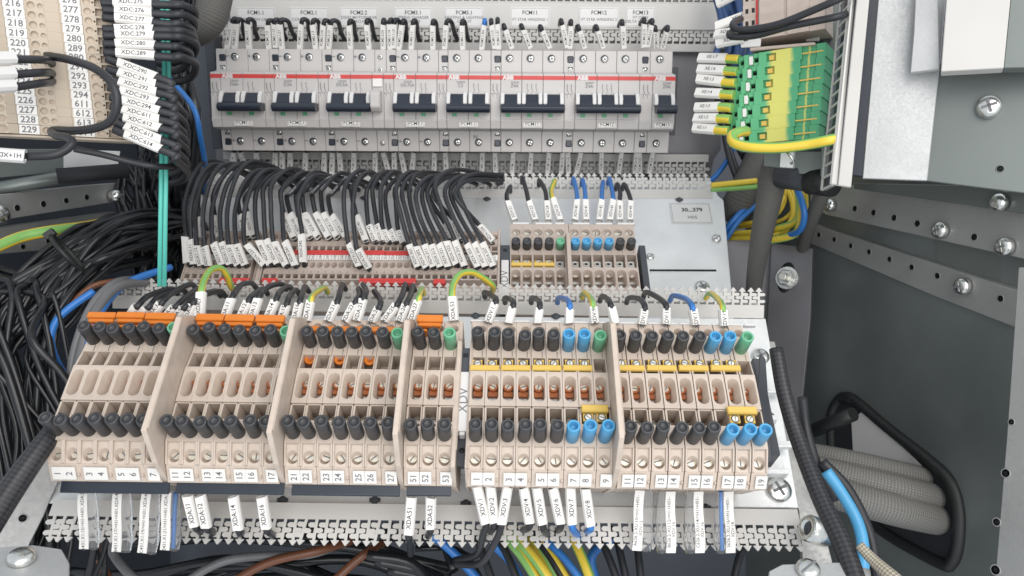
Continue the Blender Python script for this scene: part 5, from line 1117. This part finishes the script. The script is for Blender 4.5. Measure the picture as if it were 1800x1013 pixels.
mb=MB(); mb.lathe([(6.5,0),(6.5,.2),(0,.2)],20,0); mb.v=[Vector((p.x*1.05,p.y*1.9,p.z)) for p in mb.v]; a,b=pp.un(1382,488,0); tag(put('slot_hole',mb.mesh('slot_hole','dark'),None,pp.M(a,b,.1)),'dark oval slot behind the nut','slot')  # flat near-black oval paints the shade inside the slot
screw(pp,1384,489,.5,6.0,5,'zinc nut and bolt in an oval slot right of the plates','hex')
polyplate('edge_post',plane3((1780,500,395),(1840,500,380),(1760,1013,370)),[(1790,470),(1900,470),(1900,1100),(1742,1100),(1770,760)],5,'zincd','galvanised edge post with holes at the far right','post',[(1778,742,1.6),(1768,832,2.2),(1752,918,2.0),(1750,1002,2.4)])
# cable opening with rubber edging
wo=lambda x,y,d=0: wl.P(x,y,-6+d)
op=[(1478,700),(1500,702),(1560,752),(1640,815),(1672,850),(1686,900),(1684,960),(1672,990),(1652,990),(1560,940),(1500,890),(1466,850),(1462,780),(1462,730),(1478,700)]
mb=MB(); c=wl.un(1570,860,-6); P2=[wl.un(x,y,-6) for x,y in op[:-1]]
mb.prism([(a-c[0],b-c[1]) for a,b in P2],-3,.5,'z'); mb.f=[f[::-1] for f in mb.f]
tag(put('cable_opening',mb.mesh('cable_opening','dark',0),None,wl.M(c[0],c[1],-6)),'dark cable opening in the right side wall','opening')  # no cut-out: a near-black plate paints the shade of the opening
mb=MB(); ring=[wo(x,y,1.0) for x,y in op]; P=spline(ring+[ring[1]],5); mb.tube(P,3.9,12); tag(put('edge_trim',mb.mesh('edge_trim','rubber')),'thick black rubber edging around the cable opening at the right','edging')
polyplate('opening_panel',wl,[(1496,740),(1516,722),(1600,800),(1630,830),(1500,820)],2,'grey','pale grey panel piece seen through the cable opening','cabinet panel',w=-4.5)
tb=MB(); tb.tube([U(1428,758,560),U(1465,742,545),U(1500,728,530)],5,12); tag(put('rubber_tube',tb.mesh('rubber_tube','rubber')),'black rubber tube entering the opening from the left','tube')
for i,(pts,r) in enumerate((([(1420,800,520),(1500,815,505),(1600,838,500),(1660,850,530),(1690,858,620)],10),([(1420,822,505),(1500,842,490),(1600,866,485),(1665,880,520),(1690,884,620)],11),([(1430,855,495),(1500,876,480),(1590,900,478),(1660,915,510),(1690,920,620)],12))):
    sleeving(pts,r,'grey braided sleeving through the right opening, %s of three'%['uppermost','middle','lowest'][i],uvs=1.15,flat=.85,m='sbraid2')
for i,(pts,r) in enumerate((([(1352,190,640),(1338,255,635),(1320,305,630),(1304,345,625),(1292,372,640)],(8,14)),([(1376,262,540),(1362,300,530),(1350,360,530),(1336,430,545),(1326,500,570),(1322,570,600)],(11,4.8)),([(1480,250,540),(1450,330,540),(1425,390,560),(1410,440,600)],(6,4.5)))):
    sleeving(pts,r,['wide grey braided sleeving flaring open right of the middle plate','long grey braided sleeving hanging below the green terminals','thin grey braided sleeving left of the upper right beam'][i],uvs=.9,flat=1.0)
bundle([(1370,300,600),(1388,340,595),(1386,375,595),(1360,402,600),(1290,412,640)],5,9,1.9,'yellow wire in the coil under the green terminals',mt=['yw'])
bundle([(1392,300,570),(1400,350,565),(1395,395,570),(1350,412,600)],3,8,2.4,'green and yellow wire in the coil at the right',col='gy')
wire('loose_cable',[U(*p) for p in ((1396,322,555),(1408,350,550),(1414,380,550),(1406,405,560),(1385,415,580))],2.3,'b',label='blue wire hanging beside the yellow coil at the right')
wire('loose_cable',[U(*p) for p in ((1250,326,600),(1290,322,600),(1330,318,600))],2.2,mt=['yw'],label='yellow wire leaving the middle duct at the right'); wire('loose_cable',[U(*p) for p in ((1250,333,602),(1290,331,602),(1330,328,602))],2.2,mt=['gw'],label='green wire leaving the middle duct at the right')
wire('loose_cable',[U(*p) for p in ((1290,240,640),(1285,270,640),(1262,305,640),(1240,325,640))],2.2,'b',label='dark blue wire right of the breaker duct end')
for i in range(2): wire('loose_cable',[U(*p) for p in ((1330+10*i,345+6*i,620),(1300,375+12*i,620),(1275,405+16*i,625),(1255,440,640))],2.3,'b',label='%s blue wire slanting behind the right edge of the middle plate'%('upper','lower')[i])
wire('loose_cable',[U(*p) for p in ((1280,412,640),(1320,410,625),(1360,402,600))],2.2,mt=['yw'],label='single yellow wire running left behind the middle plate')
bundle([(1262,-30,620),(1280,30,610),(1290,80,600),(1275,120,600)],9,14,2.6,'dark blue cable in the bundle behind the XDH sleeves',mt=['dblue'])
bundle([(1290,90,640),(1280,180,640),(1300,260,640),(1330,340,640)],10,20,2.8,'dark cable in the bundle behind the XE sleeves')
# black braided tube, blue wire, rope at the lower right
sleeving([(1364,614,415),(1378,690,405),(1402,770,395),(1440,870,375),(1482,960,355),(1510,1040,340)],(3.7,4.9),'black braided tube slanting down at the right of the lower plate','bbraid',1.7,name='braided_tube')
sleeving([(1510,958,350),(1535,985,345),(1575,1020,335),(1620,1060,330)],(2.2,3.6),'cream braided cord at the bottom right','rope',1.0,name='cotton_rope')
wire('loose_cable',[U(*p) for p in ((1452,828,420),(1480,868,415),(1508,920,408),(1518,975,400),(1512,1040,395))],3.2,mt=['blue'],label='bright blue cable curving at the lower right')
wire('loose_cable',[U(*p) for p in ((1445,812,432),(1490,860,425),(1525,930,418),(1540,1000,410),(1545,1050,405))],3.0,'k',label='black cable curving beside the bright blue cable')
wire('loose_cable',[U(*p) for p in ((1410,700,450),(1418,760,440),(1440,830,435),(1470,880,430))],3.0,'k',label='thin black cable behind the black braided tube')
ra=plane3((1340,600,480),(1400,600,480),(1420,900,420))
polyplate('side_arm',ra,[(1330,600),(1362,600),(1420,820),(1470,1013),(1500,1100),(1420,1100),(1404,900)],4,'zincd','sloping galvanised side arm right of the lower plate','bracket',w=-6)
mb=MB(); mb.lathe([(6.2,0),(6.2,2),(7.0,2.2),(7.0,13),(6.2,14),(4.0,14),(3.6,12.5),(0,12.5)],22,0,mis=[0,0,0,0,0,0,1]); mb2=U(1452,938,400)
tag(put('pivot_bolt',mb.mesh('pivot_bolt',['steel','dgrey'],0),None,Matrix.Translation(U(1455,940,398)*S)@Matrix.Rotation(-1.2,4,'Y')@Matrix.Rotation(.25,4,'X')),'bright hollow pivot bolt at the right end of the bottom duct','bolt')
br_=plane3((1350,990,350),(1480,985,350),(1400,1020,342))
polyplate('corner_bracket',br_,[(1352,1004),(1375,992),(1480,988),(1530,1000),(1540,1080),(1350,1080)],6,'zincp','galvanised bracket at the bottom right','bracket'); screw(br_,1420,1003,.3,5.4,3.2,'slotted bolt on the bottom right bracket','slot')
fl=Board(U(900,1250,700),(1,0,0),(0,-.35,1))
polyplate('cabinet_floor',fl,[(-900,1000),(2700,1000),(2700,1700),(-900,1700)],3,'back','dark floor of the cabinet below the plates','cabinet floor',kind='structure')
